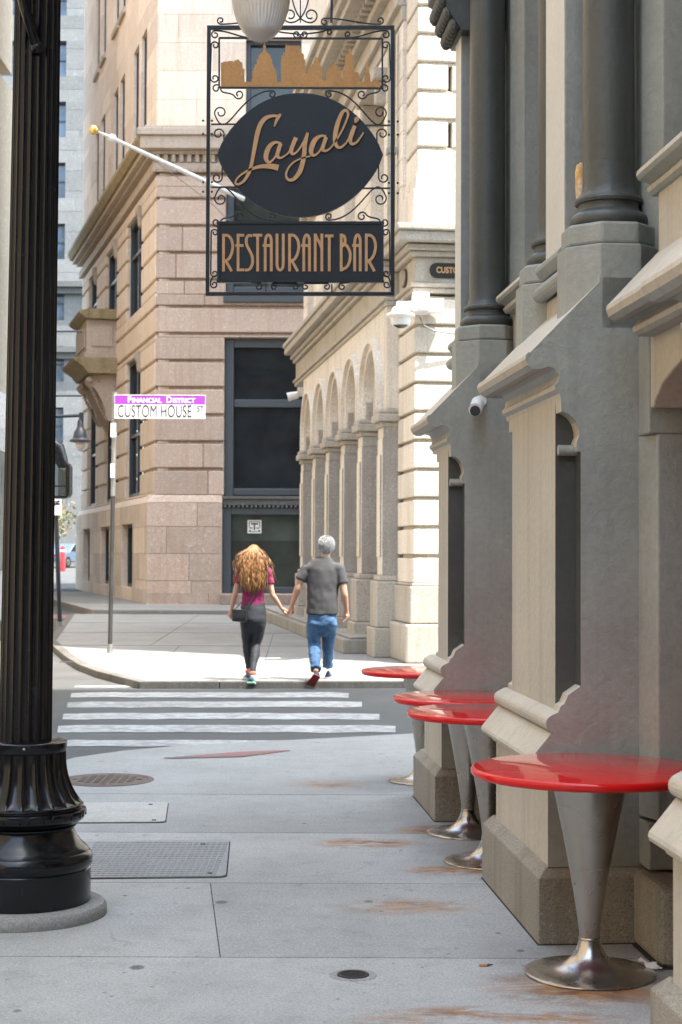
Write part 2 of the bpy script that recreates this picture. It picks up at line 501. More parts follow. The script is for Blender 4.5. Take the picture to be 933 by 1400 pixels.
# ------------------------------------------------------------------ ground
ROAD_Z = -.085
def build_ground():
    m = MB()
    # one sheet out to the horizon: level near the camera, climbing gently beyond the crossing
    ys = [-60, 0, 20, 41, 48, 60, 80, 100, 160, 600]
    zz = [ROAD_Z, ROAD_Z, ROAD_Z, ROAD_Z, ROAD_Z, .10, .42, .74, 1.7, 8]
    for i in range(len(ys) - 1):
        m.add([(-300, ys[i], zz[i]), (300, ys[i], zz[i]), (300, ys[i + 1], zz[i + 1]), (-300, ys[i + 1], zz[i + 1])], [(0, 1, 2, 3)])
    tag(m.build('road', M['asphalt']), kind='structure')

    # near sidewalk: cast slabs with open joints
    m = MB()
    rows = [-14, -9, -5, -2, .2, 2.0, 3.6, 5.20, 6.19, 7.58, 8.94, 10.36]
    tones = [.5, .5, .5, .5, .5, .5, .54, .52, .33, .40, .13]  # slab tones; dimmer light of the far rows partly painted in, ramp likewise
    XL, XR = -2.6, 3.0
    for i in range(len(rows) - 1):
        y0, y1 = rows[i], rows[i + 1]
        if 6.1 < y0 < 6.3: cuts = [XL, -.53, XR]
        elif 3.5 < y0 < 6.1: cuts = [XL, XR]
        elif y0 < 3.5: cuts = [XL, -.5, XR]
        else: cuts = [XL, XR]
        for k in range(len(cuts) - 1):
            m.t = tones[i] + (.13 if (6.1 < y0 < 6.3 and k == 0) else 0)
            g = .0045
            gx = .0022
            xa, xb = cuts[k] + gx, cuts[k + 1] - gx
            sl = -.10 if 0 < k else 0.0
            sr = -.10 if k < len(cuts) - 2 else 0.0
            n0, n1 = y0 + g, y1 - g
            dxl = .075 if (k > 0 and y0 > 6) else 0
            dxr = .075 if (k < len(cuts) - 2 and y0 > 6) else 0
            m.add([(xa + dxl, n0, 0), (xb + dxr, n0, 0), (xb - dxr, n1, 0), (xa - dxl, n1, 0),
                   (xa + dxl, n0, -.03), (xb + dxr, n0, -.03), (xb - dxr, n1, -.03), (xa - dxl, n1, -.03)],
                  [(0, 1, 2, 3), (4, 5, 1, 0), (5, 6, 2, 1), (6, 7, 3, 2), (7, 4, 0, 3)])
    m.t = .5
    # ramp apron down to the crossing, its front edge an irregular curve
    edge = [(-60, 1052), (60, 1050), (100, 1036), (170, 1026), (250, 1019), (350, 1014), (450, 1009), (560, 1003), (700, 1000), (900, 996)]
    E = [G(px, py, -.078) for px, py in edge]
    cols = []
    for e in E:
        x0 = max(XL, min(XR, e.x * 1.02))
        col = []
        for q in range(9):
            t = q / 8
            y = 10.368 + (e.y - 10.368) * t
            zt = max(0, (t - .35) / .65)
            col.append((e.x if q else e.x, y, -.078 * (zt * zt * (3 - 2 * zt))))
        cols.append(col)
    b = len(m.v)
    m.t = .12
    vs = [v for c in cols for v in c]
    fs = [(i * 9 + j, (i + 1) * 9 + j, (i + 1) * 9 + j + 1, i * 9 + j + 1) for i in range(len(cols) - 1) for j in range(8)]
    m.add(vs, fs)
    o = m.build('sidewalk', M['pavement'], fix=False)
    tag(o, kind='structure')
    m = MB(); m.box(XL, XR, -14, 10.38, -.2, -.006)
    tag(m.build('sidewalk_bed', M['joint']), kind='structure')
    m = MB(); m.box(XL - .16, XL + .004, -14, 10.9, -.2, .004)
    tag(m.build('near_kerb', M['kerb_granite'], bevel=.015), kind='structure')

    # crossing bars, painted and worn
    m = MB()
    bars = [(938.5, 3, 103, 455), (950, 7.0, 98, 477), (963, 8, 93, 495), (979, 8.5, 87, 519), (996.5, 10, 80, 541), (1016, 8.5, 76, 430)]
    for yc, h, xa, xb in bars:
        n = 14
        top, bot = [], []
        for i in range(n + 1):
            px = xa + (xb - xa) * i / n
            wob = random.uniform(-.5, .5)
            top.append(G(px, yc - h / 2 + wob + (1.0 if i in (0, n) else 0), ROAD_Z + .005))
            bot.append(G(px - 1.5 * (i == 0), yc + h / 2 + wob + random.uniform(-.4, .4), ROAD_Z + .005))
        m.add(top + bot, [(i, i + 1, n + 2 + i, n + 1 + i) for i in range(n)])
    tag(m.build('crosswalk_markings', M['road_paint'], fix=False), kind='structure')

    # pale pavement added at the left to bounce sunlight onto the fronts
    m = MB(); m.t = .5; m.box(-13.2, -9.4, -28, 64, ROAD_Z - .05, .03)
    tag(m.build('bounce_pavement', M['far_pavement'], bevel=.02), kind='structure')
    # far pavement with its granite kerb and rounded corner
    inner = [G(560, 931), G(900, 931)]
    path_px = [(900, 931.5), (560, 931.5), (300, 932), (190, 932), (135, 918), (108, 908), (90, 897), (76, 885), (66, 876)]
    pts = [G(*p) for p in path_px]
    pts.append(Vector((-6.9, 41, 0)))
    back = [Vector((6, 41, 0))]
    m = MB()
    poly = [(p.x, p.y) for p in pts] + [(back[0].x, 41)]
    m.t = .56
    # split in large bays with joints by rows
    m.add([(x, y, 0) for x, y in poly], [list(range(len(poly)))])
    o = m.build('far_pavement', M['far_pavement'], fix=False)
    tag(o, kind='structure')
    m = MB()
    for ya, yb, xa, xb in ((22.9, 22.92, -4, 1.1), (27.0, 27.02, -5, .6), (31.4, 31.43, -5.5, .2), (35.8, 35.83, -6, -.5)):
        m.box(xa, xb, ya, yb, -.01, .004)
    for xa, ya, xb, yb in ((-2.4, 19.8, -2.7, 27), (-1.0, 19.8, -1.3, 31), (-3.2, 27, -3.6, 41), (-1.9, 31, -2.2, 41)):
        m.prism([(xa, ya), (xa + .011, ya), (xb + .011, yb), (xb, yb)], 'z', -.01, .004)
    tag(m.build('pavement_joints', M['faint_joint']), kind='structure')
    # kerb stones follow the pavement's edge
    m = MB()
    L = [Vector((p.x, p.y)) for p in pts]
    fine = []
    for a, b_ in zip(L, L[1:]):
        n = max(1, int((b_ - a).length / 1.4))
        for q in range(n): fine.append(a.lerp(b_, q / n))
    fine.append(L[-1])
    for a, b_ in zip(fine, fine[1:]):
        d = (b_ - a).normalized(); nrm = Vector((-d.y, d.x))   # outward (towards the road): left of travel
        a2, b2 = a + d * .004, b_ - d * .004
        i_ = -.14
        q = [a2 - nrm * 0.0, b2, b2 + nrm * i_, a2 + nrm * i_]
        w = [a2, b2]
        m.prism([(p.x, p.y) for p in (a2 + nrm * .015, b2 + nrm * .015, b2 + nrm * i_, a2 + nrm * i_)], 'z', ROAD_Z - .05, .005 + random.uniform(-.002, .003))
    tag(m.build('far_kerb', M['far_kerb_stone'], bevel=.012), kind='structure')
    # pavement round the rose stone building
    m = MB()
    m.t = .52
    m.prism([(-13.5, 66), (-6.4, 41.3), (-5.9, 41.1), (6, 41.1), (6, 46.6), (-4, 70)], 'z', -.2, .11)
    tag(m.build('corner_pavement', M['far_pavement'], bevel=.02), kind='structure')
    m = MB()
    m.box(-9.2, -6.4, 40.2, 42.6, ROAD_Z, ROAD_Z + .005)
    tag(m.build('brick_road_strip', M['brick_strip']), kind='structure')
build_ground()

# ------------------------------------------------------------------ covers, grate, small things on the ground
def flat_frame(name, label, cat, px, py, w, d, mat, z=.004, rz=0.0):
    p = G(px, py)
    return thing(name, label, cat, (p.x, p.y, 0), rz)

def build_covers():
    p = G(147, 1066.5)
    t = thing('manhole_cover', 'round rusty brown manhole cover beside the black lamp post', 'manhole cover', (p.x, p.y, 0))
    m = MB(); m.lathe([(0, .006), (.27, .006), (.275, .003), (.275, -.01)], 48)
    for i in range(-4, 5):
        for j in range(-4, 5):
            if i * i + j * j < 17: m.box(i * .055 - .018, i * .055 + .018, j * .055 - .018, j * .055 + .018, .005, .0095)
    m.build('cover', M['iron_cover'], t)
    m = MB(); m.lathe([(.278, -.01), (.278, .005), (.315, .005), (.318, -.01)], 48); m.build('rim', M['iron_cover'], t)

    p = G(483, 1333.5)
    t = thing('drain_grate', 'small round black drain grate set in the pavement slab', 'drain', (p.x, p.y, 0))
    m = MB(); m.lathe([(.046, -.004), (.046, .006), (.058, .006), (.060, -.004)], 36)
    for i in range(-4, 5):
        h = math.sqrt(max(0, .047 ** 2 - (i * .0105) ** 2))
        if h > .004: m.box(-h, h, i * .0105 - .0028, i * .0105 + .0028, -.003, .005)
    m.build('grate', M['dark_grate'], t)
    m = MB(); m.lathe([(0, .0022), (.05, .0022), (.05, .001)], 28); m.build('sump', M['dark_gap'], t)
    m = MB(); m.lathe([(.060, .001), (.060, .0028), (.085, .0022), (.088, .001)], 30); m.build('surround', M['pole_pad'], t)

    # utility box covers
    def cover(label, corners, mat, ribs):
        c = [G(*q) for q in corners]
        ctr = sum(c, Vector()) / 4
        t = thing('utility_cover', label, 'utility cover', (ctr.x, ctr.y, 0))
        loc = [(q.x - ctr.x, q.y - ctr.y) for q in c]
        # rounded quad
        def rq(grow, r=.05):
            out = []
            for i in range(4):
                a = Vector(loc[i]); pr = Vector(loc[i - 1]); nx = Vector(loc[(i + 1) % 4])
                a = a * (1 + grow / max(.05, a.length)); 
                u = (pr - a).normalized(); v = (nx - a).normalized()
                for k in range(5):
                    tt = k / 4
                    out.append(tuple(a + u * r * (1 - tt) ** 2 + v * r * tt ** 2))
            return out
        m = MB(); m.prism(rq(.009), 'z', -.01, .0035); m.build('rim', M['joint'], t)
        m = MB(); m.prism(rq(0), 'z', -.01, .008)
        if ribs:
            xs = [q[0] for q in loc]; ys = [q[1] for q in loc]
            nx, ny = 26, 20
            for i in range(nx):
                for j in range(ny):
                    x = min(xs) + (i + 1) * (max(xs) - min(xs)) / (nx + 1); y = min(ys) + (j + 1) * (max(ys) - min(ys)) / (ny + 1)
                    if abs(x) < max(xs) - .06 and abs(y) < max(ys) - .05:
                        s_ = .012
                        m.box(x - s_, x + s_, y - s_ * .5, y + s_ * .5, .0075, .0105)
        m.build('lid', mat, t)
        for fx, fy in ((.55, .72), (.8, -.78)):
            m = MB()
            x = fx * max(q[0] for q in loc); y = fy * max(q[1] for q in loc)
            m.box(x - .012, x + .012, y - .008, y + .008, .006, .0113)
            m.build('lifting_slot', M['dark_gap'], t)
    cover('large grey chequered utility cover in the pavement, nearest the lamp post base', [(100, 1202), (309, 1200), (314, 1150), (112, 1152)], surface('grey_cover', (.25, .257, .262), .7, .12, 5, 90, .2, .3, .003), True)
    cover('pale concrete utility cover farther off behind the black lamp post', [(76, 1126), (226, 1125), (230, 1098), (86, 1099)], surface('pale_cover', (.34, .33, .31), .8, .12, 5, 90, .2, .3, .003), False)

    # worn tactile plate on the ramp
    c = [G(218, 1037, -.02), G(330, 1035, -.02), G(400, 1024, -.03), G(330, 1026, -.03)]
    ctr = sum(c, Vector()) / 4
    def rampz(x, y): return -.018 - .045 * max(0, min(1, (y - 12.4) / 1.6))
    t = thing('tactile_plate', 'worn red tactile paving plate on the crossing ramp', 'tactile plate', (ctr.x, ctr.y, 0))
    m = MB()
    n = 10
    edge_pts = [[c[0].lerp(c[1], i / n), c[3].lerp(c[2], i / n)] for i in range(n + 1)]
    grid = []
    for a, b in edge_pts:
        for j in range(5):
            q = a.lerp(b, j / 4); grid.append((q.x - ctr.x, q.y - ctr.y, ramp_height(q.x, q.y) + .005))
    m.add(grid, [(i * 5 + j, (i + 1) * 5 + j, (i + 1) * 5 + j + 1, i * 5 + j + 1) for i in range(n) for j in range(4)])
    for i in range(36):
        for j in range(8):
            q = c[0].lerp(c[1], (i + .5) / 36).lerp(c[3].lerp(c[2], (i + .5) / 36), (j + .5) / 8)
            x, y, z = q.x - ctr.x, q.y - ctr.y, ramp_height(q.x, q.y) + .005
            m.lathe([(.016, 0), (.012, .005), (0, .005)], 6, (x, y, z))
    m.build('plate', M['tactile_red'], t, fix=False)

    # paper scrap
    p = G(886, 1322, .04)
    m = MB()
    g = 9; vs = []
    for i in range(g):
        for j in range(g):
            u, v = i / (g - 1) - .5, j / (g - 1) - .5
            w = .5 + .5 * math.cos(2 * u * PI) * .6
            nz = noise.noise(Vector((u * 4, v * 4, 3.3)))
            vs.append((u * .085 + .012 * noise.noise(Vector((u * 5, v * 5, 9))), v * .05 * w, .016 + .020 * nz + .012 * abs(u) + .012 * noise.noise(Vector((u * 11, v * 11, 1)))))
    m.add(vs, [(i * g + j, (i + 1) * g + j, (i + 1) * g + j + 1, i * g + j + 1) for i in range(g - 1) for j in range(g - 1)])
    p = G(888, 1326)
    o = m.build('paper_scrap', M['paper'], fix=False); o.location = (p.x, p.y, .006); o.rotation_euler = (.1, .3, -.5)
    o.modifiers.new('thickness', 'SOLIDIFY').thickness = .0012
    tag(o, 'crumpled white paper scrap by the steel table base', 'paper')
    p = G(662, 1321.5)
    t = thing('cigarette_end', 'orange cigarette end lying on the pavement by the nearest table', 'cigarette end', (p.x, p.y, .005), .1)
    m = MB(); m.tube([(-.018, 0, 0), (.012, 0, 0)], .0045, 10); m.build('filter', M['cigarette'], t)
    m = MB(); m.tube([(.013, 0, 0), (.022, .003, .0), (.034, -.002, .003)], [.0045, .0035, .0015], 8); m.build('ash_tip', M['joint'], t)

_edge = None
def ramp_height(x, y):
    global _edge
    if _edge is None:
        pts = [(-60, 1052), (60, 1050), (100, 1036), (170, 1026), (250, 1019), (350, 1014), (450, 1009), (560, 1003), (700, 1000), (900, 996)]
        _edge = [G(a, b, -.078) for a, b in pts]
    for a, b in zip(_edge, _edge[1:]):
        if a.x <= x <= b.x:
            k = (x - a.x) / (b.x - a.x); ye = a.y + (b.y - a.y) * k
            t = (y - 10.368) / (ye - 10.368); zt = max(0, min(1, (t - .35) / .65))
            return -.078 * (zt * zt * (3 - 2 * zt))
    return 0.0
build_covers()

# ------------------------------------------------------------------ restaurant building (painted masonry, buttressed)
TH = math.atan(.082)
def build_restaurant():
    t = thing('restaurant_building', 'grey and cream painted building with sloping buttresses behind the red tables', 'building', (1.312, 0, 0), TH)
    # x: into the building, y: along the street (away from the camera), z: up
    GP, CP = M['grey_paint'], M['cream_paint']
    def side_mats(m, name, parent, bevel=.006):
        return m.build(name, [GP, CP], parent, bevel=bevel)
    EX = 0   # end faces grey
    def buttress(c, near, plinth_far, mould_far, body_far, label=None):
        reb_s, reb_x = .10, .176
        apron = [(.06, .655), (.03, .67), (.02, .69), (.008, .700), (-.02, .708), (-.026, .722), (-.022, .735), (.058, .832)]
        for k in range(9):
            a = PI * 1.57 - k * (PI * .95) / 8
            apron.append((.066 + .031 * math.cos(a), .868 + .034 * math.sin(a)))
        apron += [(.085, .915)]
        foot = [(.094, .938), (.11, .948), (.125, .983), (reb_x, 1.018)]
        head = [(reb_x, 1.955), (.165, 1.957), (.158, 1.975), (.160, 1.995)]
        for k in range(8, -1, -1):
            a = PI / 2 * k / 8
            head.append((.097 + .073 * math.sin(a), 2.02 + .095 * math.cos(a)))
        cap = [(.094, 2.17), (.090, 2.19), (.073, 2.205), (.070, 2.222), (.084, 2.235), (.088, 2.262), (.072, 2.287), (.044, 2.296), (.012, 2.284), (-.015, 2.286),
               (-.038, 2.302), (-.049, 2.326), (-.046, 2.343), (-.036, 2.354), (-.030, 2.352), (.251, 2.64), (.251, 2.66), (.60, 2.66)]
        y0, y1 = near + .03, near + .03 + reb_s
        m = MB()
        # near flank: one outline from the granite up to the weathering, with the corner rebate let into it
        m.prism([(.60, .30), (.043, .30), (.043, .655)] + apron + foot + head + cap, 'y', y0, y1, 0, 1, (True, False))
        # core, and the street face set between the two rebates
        m.prism([(reb_x, y1), (.60, y1), (.60, body_far), (reb_x, body_far)], 'z', .60, 2.30, 0, 1)
        m.prism([(.094, y1), (reb_x + .002, y1 + .0005), (reb_x + .002, body_far - reb_s), (.094, body_far - reb_s)], 'z', .60, 2.30, 0, 1)
        m.prism([(.60, .60), (.094, .60)] + foot + [(.60, 1.018)], 'y', body_far - reb_s + .001, body_far, 0, 1)
        m.prism([(.60, 1.955)] + head + [(.094, 2.26), (.60, 2.26)], 'y', body_far - reb_s + .001, body_far, 0, 1)
        body = m.build('buttress', [GP, CP, M['dark_paint']], t, bevel=.004)
        recolour(body)
        for p in body.data.polygons:      # the rebate's shade is painted in with the dark column colour
            c = p.center
            if p.normal.x < -.7 and abs(c.x - reb_x) < .004 and c.z > 1.03: p.material_index = 2
            if abs(c.y - y1) < .004 and p.normal.y < -.7 and c.x < reb_x + .01: p.material_index = 2
        # bead in the rebate
        m = MB(); m.tube([(.10, y0 + reb_s * .75, 1.965), (.19, y0 + reb_s * .75, 1.965)], .022, 12)
        m.build('corbel_bead', GP, body, smooth=False, auto=40)
        # granite plinth with its worn bevelled top
        pl = MB()
        ch = .045
        a0, a1 = near, plinth_far
        v = [(0, a0, 0), (.62, a0, 0), (.62, a1, 0), (0, a1, 0), (0, a0, .262), (.62, a0, .262), (.62, a1, .262), (0, a1, .262),
             (ch, a0 + ch, .308), (.62, a0 + ch, .308), (.62, a1 - ch, .308), (ch, a1 - ch, .308)]
        pl.add(v, [(0, 3, 2, 1), (0, 1, 5, 4), (1, 2, 6, 5), (2, 3, 7, 6), (3, 0, 4, 7), (4, 5, 9, 8), (5, 6, 10, 9), (6, 7, 11, 10), (7, 4, 8, 11), (8, 9, 10, 11)])
        pl.build('plinth', M['plinth_granite'], body, bevel=.005, bseg=2)
        m = MB(); m.box(-.005, .62, near - .006, plinth_far + .005, -.004, .0035)
        m.build('dirt_seam', M['joint'], body)
        m = MB(); m.prism([(.60, .30), (.043, .30), (.043, .70), (.60, .70)], 'y', y1, mould_far - .01, 0, 1, (False, True))
        lb = m.build('lower_block', [GP, CP], body, bevel=.004); recolour(lb)
        m = MB(); m.prism([(.3, .655)] + apron + [(.12, .918), (.3, .918)], 'y', y1, mould_far + .01, 0, 1, (False, True))
        ap = m.build('apron_moulding', [GP, CP], body, bevel=.004); recolour(ap)
        m = MB(); m.prism([(.30, 2.17)] + cap + [(.60, 2.17)], 'y', y1, mould_far, 0, 1, (False, True))
        cp = m.build('cap_moulding', [GP, CP], body, bevel=.004); recolour(cp)
        return body
    def recolour(o):
        # colour set by face direction: flanks and soffits grey, street faces and weatherings cream
        me = o.data
        for p in me.polygons:
            nn = p.normal
            p.material_index = 0 if abs(nn.y) > .7 else 1
            if nn.z < -.5: p.material_index = 0
    def octa(cx, cy, h):
        k = h * math.tan(PI / 8)
        return [(cx + h, cy - k), (cx + h, cy + k), (cx + k, cy + h), (cx - k, cy + h), (cx - h, cy + k), (cx - h, cy - k), (cx - k, cy - h), (cx + k, cy - h)]
    def pier(c, cols, strip, core):
        # core of the pier between two windows, chamfered edges
        a0, a1 = core
        m = MB()
        m.prism([(.47, a0 + .09), (.535, a0), (1.3, a0), (1.3, a1), (.535, a1), (.47, a1 - .09)], 'z', 2.61, 7.4, 0, 1)
        body = m.build('pier', GP, t, bevel=.006)
        m = MB()
        s0, s1 = strip
        m.box(.21, .47 + .02, s0, s1, 2.86, 4.72)
        st = m.build('pier_strip', [GP, M['pale_paint']], body, bevel=.008)
        for p in st.data.polygons: p.material_index = 0 if abs(p.normal.y) > .7 else 1
        m = MB()   # mouldings under the strip
        m.prism([(.50, 2.86), (.185, 2.86), (.172, 2.845), (.172, 2.825), (.205, 2.79), (.50, 2.79)], 'y', s0 - .05, s1 + .05)
        m.prism([(.50, 2.79), (.22, 2.79), (.22, 2.72), (.50, 2.72)], 'y', s0 - .03, s1 + .03)
        pts = []
        m.tube([(.205, s0 - .10, 2.735), (.205, s1 + .10, 2.735)], .036, 14)
        m.build('pier_moulding', M['grey_paint'], body, bevel=.003)
        m = MB(); m.box(.232, .5, s0 - .08, s1 + .08, 2.55, 2.70)
        m.build('pier_panel', CP, body, bevel=.006)
        m = MB()   # carved capital on the strip
        prof = [(.47, 4.72), (.20, 4.72), (.16, 4.78), (.11, 4.86), (.09, 4.97), (.05, 5.0), (.05, 5.06), (.47, 5.06)]
        m.prism(prof, 'y', s0 - .10, s1 + .10)
        for i in range(6):
            for j in range(3):
                m.ball((.16 - .035 * j, s0 - .06 + i * (s1 - s0 + .12) / 5, 4.76 + .075 * j), .038, 8, 6, (1, .8, 1.3))
        m.build('strip_capital', M['dark_paint'], body)
        for y in cols:
            m = MB()
            prof = [(.150, 2.905), (.150, 2.90), (.158, 2.912), (.163, 2.93), (.158, 2.948), (.146, 2.958), (.140, 2.962), (.128, 2.972), (.124, 2.99), (.126, 3.0), (.138, 3.003), (.142, 3.015), (.138, 3.027), (.124, 3.032), (.114, 3.05), (.1085, 3.075), (.107, 3.2), (.104, 5.7)]
            m.lathe(prof, 40, (.341, y, -.008))
            col = m.build('column', M['dark_paint'], body, smooth=False, auto=35)
            m = MB()
            m.lathe([(.108, 4.68), (.125, 4.69), (.125, 4.72), (.11, 4.74), (.115, 4.8), (.15, 4.9), (.19, 4.96), (.20, 4.99), (.20, 5.06), (0, 5.06)], 24, (.341, y, .95))
            m.build('capital', M['dark_paint'], col, auto=35)
            m = MB()
            m.prism(octa(.341, y, .20), 'z', 2.45, 2.80)
            m.build('pedestal', GP, body, bevel=.006)
            m = MB()
            m.prism(octa(.341, y, .185), 'z', 2.803, 2.893)
            m.build('pedestal_cap', GP, body, bevel=.012)
        return body
    b2 = buttress(7.08, 6.42, 7.74, 7.62, 7.58)
    b1 = buttress(10.0, 9.36, 10.34, 10.14, 9.99)
    b3 = buttress(4.14, 3.48, 4.81, 4.73, 4.70)
    pier(7.1, (6.65, 7.565), (6.91, 7.29), (6.52, 7.70))
    pier(10.0, (9.59,), (9.78, 10.0), (9.44, 10.34))
    pier(4.16, (3.71, 4.625), (3.97, 4.35), (3.56, 4.76))
    # lower walls of the bays, door recess between the two near buttresses
    m = MB()
    m.box(.47, .9, 7.55, 9.5, .30, 2.62)
    m.build('bay_wall', GP, t, bevel=.004)
    m = MB()
    # jamb with stopped chamfer beside the door, rising to the shaped head
    m.prism([(.413, 6.44), (.450, 6.31), (.9, 6.31), (.9, 6.6), (.413, 6.6)], 'z', .50, 2.02)
    m.prism([(.413, 6.46), (.413, 6.31), (.9, 6.31), (.9, 6.6), (.413, 6.6)], 'z', .31, .49)
    m.prism([(.413, 6.46), (.413, 6.31), (.9, 6.31), (.9, 6.6), (.413, 6.6)], 'z', 2.0201, 2.47)
    jb = m.build('door_jamb', [M['grey_paint'], M['cream_paint']], t, bevel=.008)
    m = MB()   # segmental door head
    poly = [(6.305, 2.46), (6.305, 2.12)]
    poly += [(6.27, 2.12), (6.25, 2.145), (6.20, 2.17)]
    for k in range(9):
        a = k / 8; poly.append((6.15 - 1.2 * a, 2.20 + .10 * math.sin(PI * a)))
    poly += [(4.90, 2.17), (4.88, 2.12), (4.80, 2.12), (4.80, 2.46)]
    m.prism(poly, 'x', .42, .88)
    m.build('door_head', M['cream_paint'], t, bevel=.008)
    m = MB()
    m.box(.80, .84, 4.7, 6.4, .05, 2.3)
    dr = m.build('door', M['bronze'], t)
    m = MB(); m.box(.785, .797, 5.0, 5.95, 1.0, 2.0); m.build('door_glass', M['dark_glass'], dr)
    m = MB()   # rounded granite block at the foot of the jamb
    m.box(.375, .88, 6.02, 6.417, 0, .30)
    m.build('jamb_plinth', M['plinth_granite'], t, bevel=.035, bseg=3)
    m = MB(); m.box(.370, .88, 6.015, 6.40, -.004, .003); m.build('dirt_seam', M['joint'], t)
    m = MB(); m.box(.60, .9, 4.80, 6.02, .0, .13)
    m.build('door_step', M['plinth_granite'], t, bevel=.02)
    # string moulding over the door, joining the caps, and the window sill above it
    prof = [(.47, 2.395), (.355, 2.395), (.338, 2.41), (.336, 2.43), (.352, 2.447), (.36, 2.46), (.34, 2.47), (.30, 2.455), (.262, 2.452), (.240, 2.47), (.231, 2.495), (.234, 2.515), (.243, 2.522), (.44, 2.73), (.47, 2.73)]
    m = MB(); m.prism(prof, 'y', 4.7, 6.26)
    m.build('string_moulding', [M['grey_paint'], M['cream_paint']], t, bevel=.003)
    recolour(t.children[-1]); 
    m = MB(); m.box(.435, 1.2, 4.72, 6.24, 2.70, 3.0)
    m.build('spandrel_panel', M['cream_paint'], t, bevel=.006)
    prof = [(.60, 2.955), (.425, 2.955), (.41, 2.97), (.405, 2.985), (.42, 3.0), (.40, 3.01), (.372, 3.018), (.362, 3.035), (.366, 3.055), (.376, 3.064), (.60, 3.25)]
    m = MB(); m.prism(prof, 'y', 4.72, 6.30)
    sl = m.build('window_sill', [M['grey_paint'], M['cream_paint']], t, bevel=.003); recolour(sl)
    m = MB(); m.box(.47, 1.2, 7.70, 9.44, 2.62, 3.0); m.build('spandrel_panel', M['cream_paint'], t, bevel=.006)
    m = MB(); m.prism(prof, 'y', 7.72, 9.42)
    sl = m.build('window_sill', [M['grey_paint'], M['cream_paint']], t, bevel=.003); recolour(sl)
    # tall windows of the ground floor
    for a0, a1 in ((7.70, 9.44), (4.76, 6.52)):
        m = MB(); m.box(.98, 1.0, a0, a1, 3.0, 7.3)
        w = m.build('window', M['dark_glass'], t)
        m = MB()
        for y in (a0, (a0 + a1) / 2, a1): m.box(.93, .979, y - .05, y + .05, 3.0, 7.3)
        for z in (3.05, 4.9, 6.1): m.box(.94, .979, a0, a1, z, z + .07)
        m.build('window_frame', M['pale_paint'], w)
    # the mass of the building: end wall, near part, upper storeys
    m = MB()
    m.box(.62, 16, 9.9, 10.33, 0, 7.4)
    m.box(.45, 1.2, -30, 3.5, 0, 7.4)
    m.box(1.35, 16, -30, 9.9, 0, 7.4)
    m.build('wall', GP, t)
    m = MB()
    m.box(.30, 16, -30, 10.36, 7.4, 8.0)
    m.prism([(.45, 7.1), (.25, 7.4), (.10, 7.5), (.10, 7.62), (.25, 7.7), (.45, 7.7)], 'y', -30, 10.45)
    m.build('cornice', CP, t)
    m = MB()
    Htop = 34.6
    m.box(.45, 16, -30, 10.35, 8.0, Htop)
    m.build('upper_wall', GP, t)
    m = MB(); m.box(.0, 16.2, -30.2, 10.6, Htop, Htop + .8); m.build('roof_cornice', CP, t)
    return t
restaurant = build_restaurant()

def rest_world(x, s, z):
    return Vector((1.312 + x * math.cos(TH) - s * math.sin(TH), x * math.sin(TH) + s * math.cos(TH), z))

# ------------------------------------------------------------------ red café tables
def build_tables():
    def make():
        t = thing('cafe_table', 'x', 'table', (0, 0, 0), 0, 'red café tables along the restaurant wall')
        m = MB()
        r, h = .415, .757
        prof = [(0, h - .034), (r - .02, h - .034), (r - .006, h - .031), (r, h - .022), (r, h - .009), (r - .004, h - .002), (r - .012, h), (0, h)]
        m.lathe(prof, 96)
        o = m.build('tabletop', M['red_gloss'], t, auto=50)
        m = MB()
        prof = [(.034, .128)]
        for k in range(1, 15):
            u = k / 14
            prof.append((.034 + .100 * (u ** 1.22), .128 + (h - .036 - .128) * u))
        prof.append((0, h - .036))
        m.lathe(prof, 48)
        m.build('pedestal_cone', M['steel'], t, auto=40)
        m = MB()
        prof = [(.0, .001), (.225, .001), (.229, .004), (.228, .009), (.220, .012), (.18, .0145), (.14, .020), (.105, .031), (.080, .047), (.060, .068), (.047, .092), (.040, .112), (.037, .128), (.0365, .134), (0, .134)]
        m.lathe(prof, 64)
        m.build('base', M['bright_steel'], t, auto=40)
        m = MB(); m.lathe([(.0375, .126), (.039, .128), (.039, .133), (.0375, .135)], 32); m.build('collar', M['bright_steel'], t, auto=40)
        return t
    spots = [((804.5, 1321), 1.055, 'red round table nearest the camera with its whole steel foot showing'),
             ((668, 1172), 1.0, 'red round table second from the camera, foot half hidden by a granite plinth'),
             ((641, 1136), 1.0, 'red round table third from the camera, foot in front of the far granite plinth'),
             ((577, 1068), 1.0, 'farthest red round table, beyond the last buttress')]
    proto = make()
    for i, ((px, py), sc, lab) in enumerate(spots):
        o = proto if i == 0 else copy_tree(proto)
        p = G(px, py)
        if i == 1: p = Vector((.750, 8.12, 0))
        if i == 2: p = Vector((.708, 8.95, 0))
        if i == 0: p = Vector((.922, 5.97, 0))
        o.location = (p.x, p.y, ramp_height(p.x, p.y) if i == 3 else 0)
        o.scale = (sc, sc, 1)
        o['label'] = lab
build_tables()

# ------------------------------------------------------------------ black lamp post with its hanging lantern
def squash(o):
    o.scale.z = .868; o.location.z = .0073
    return o

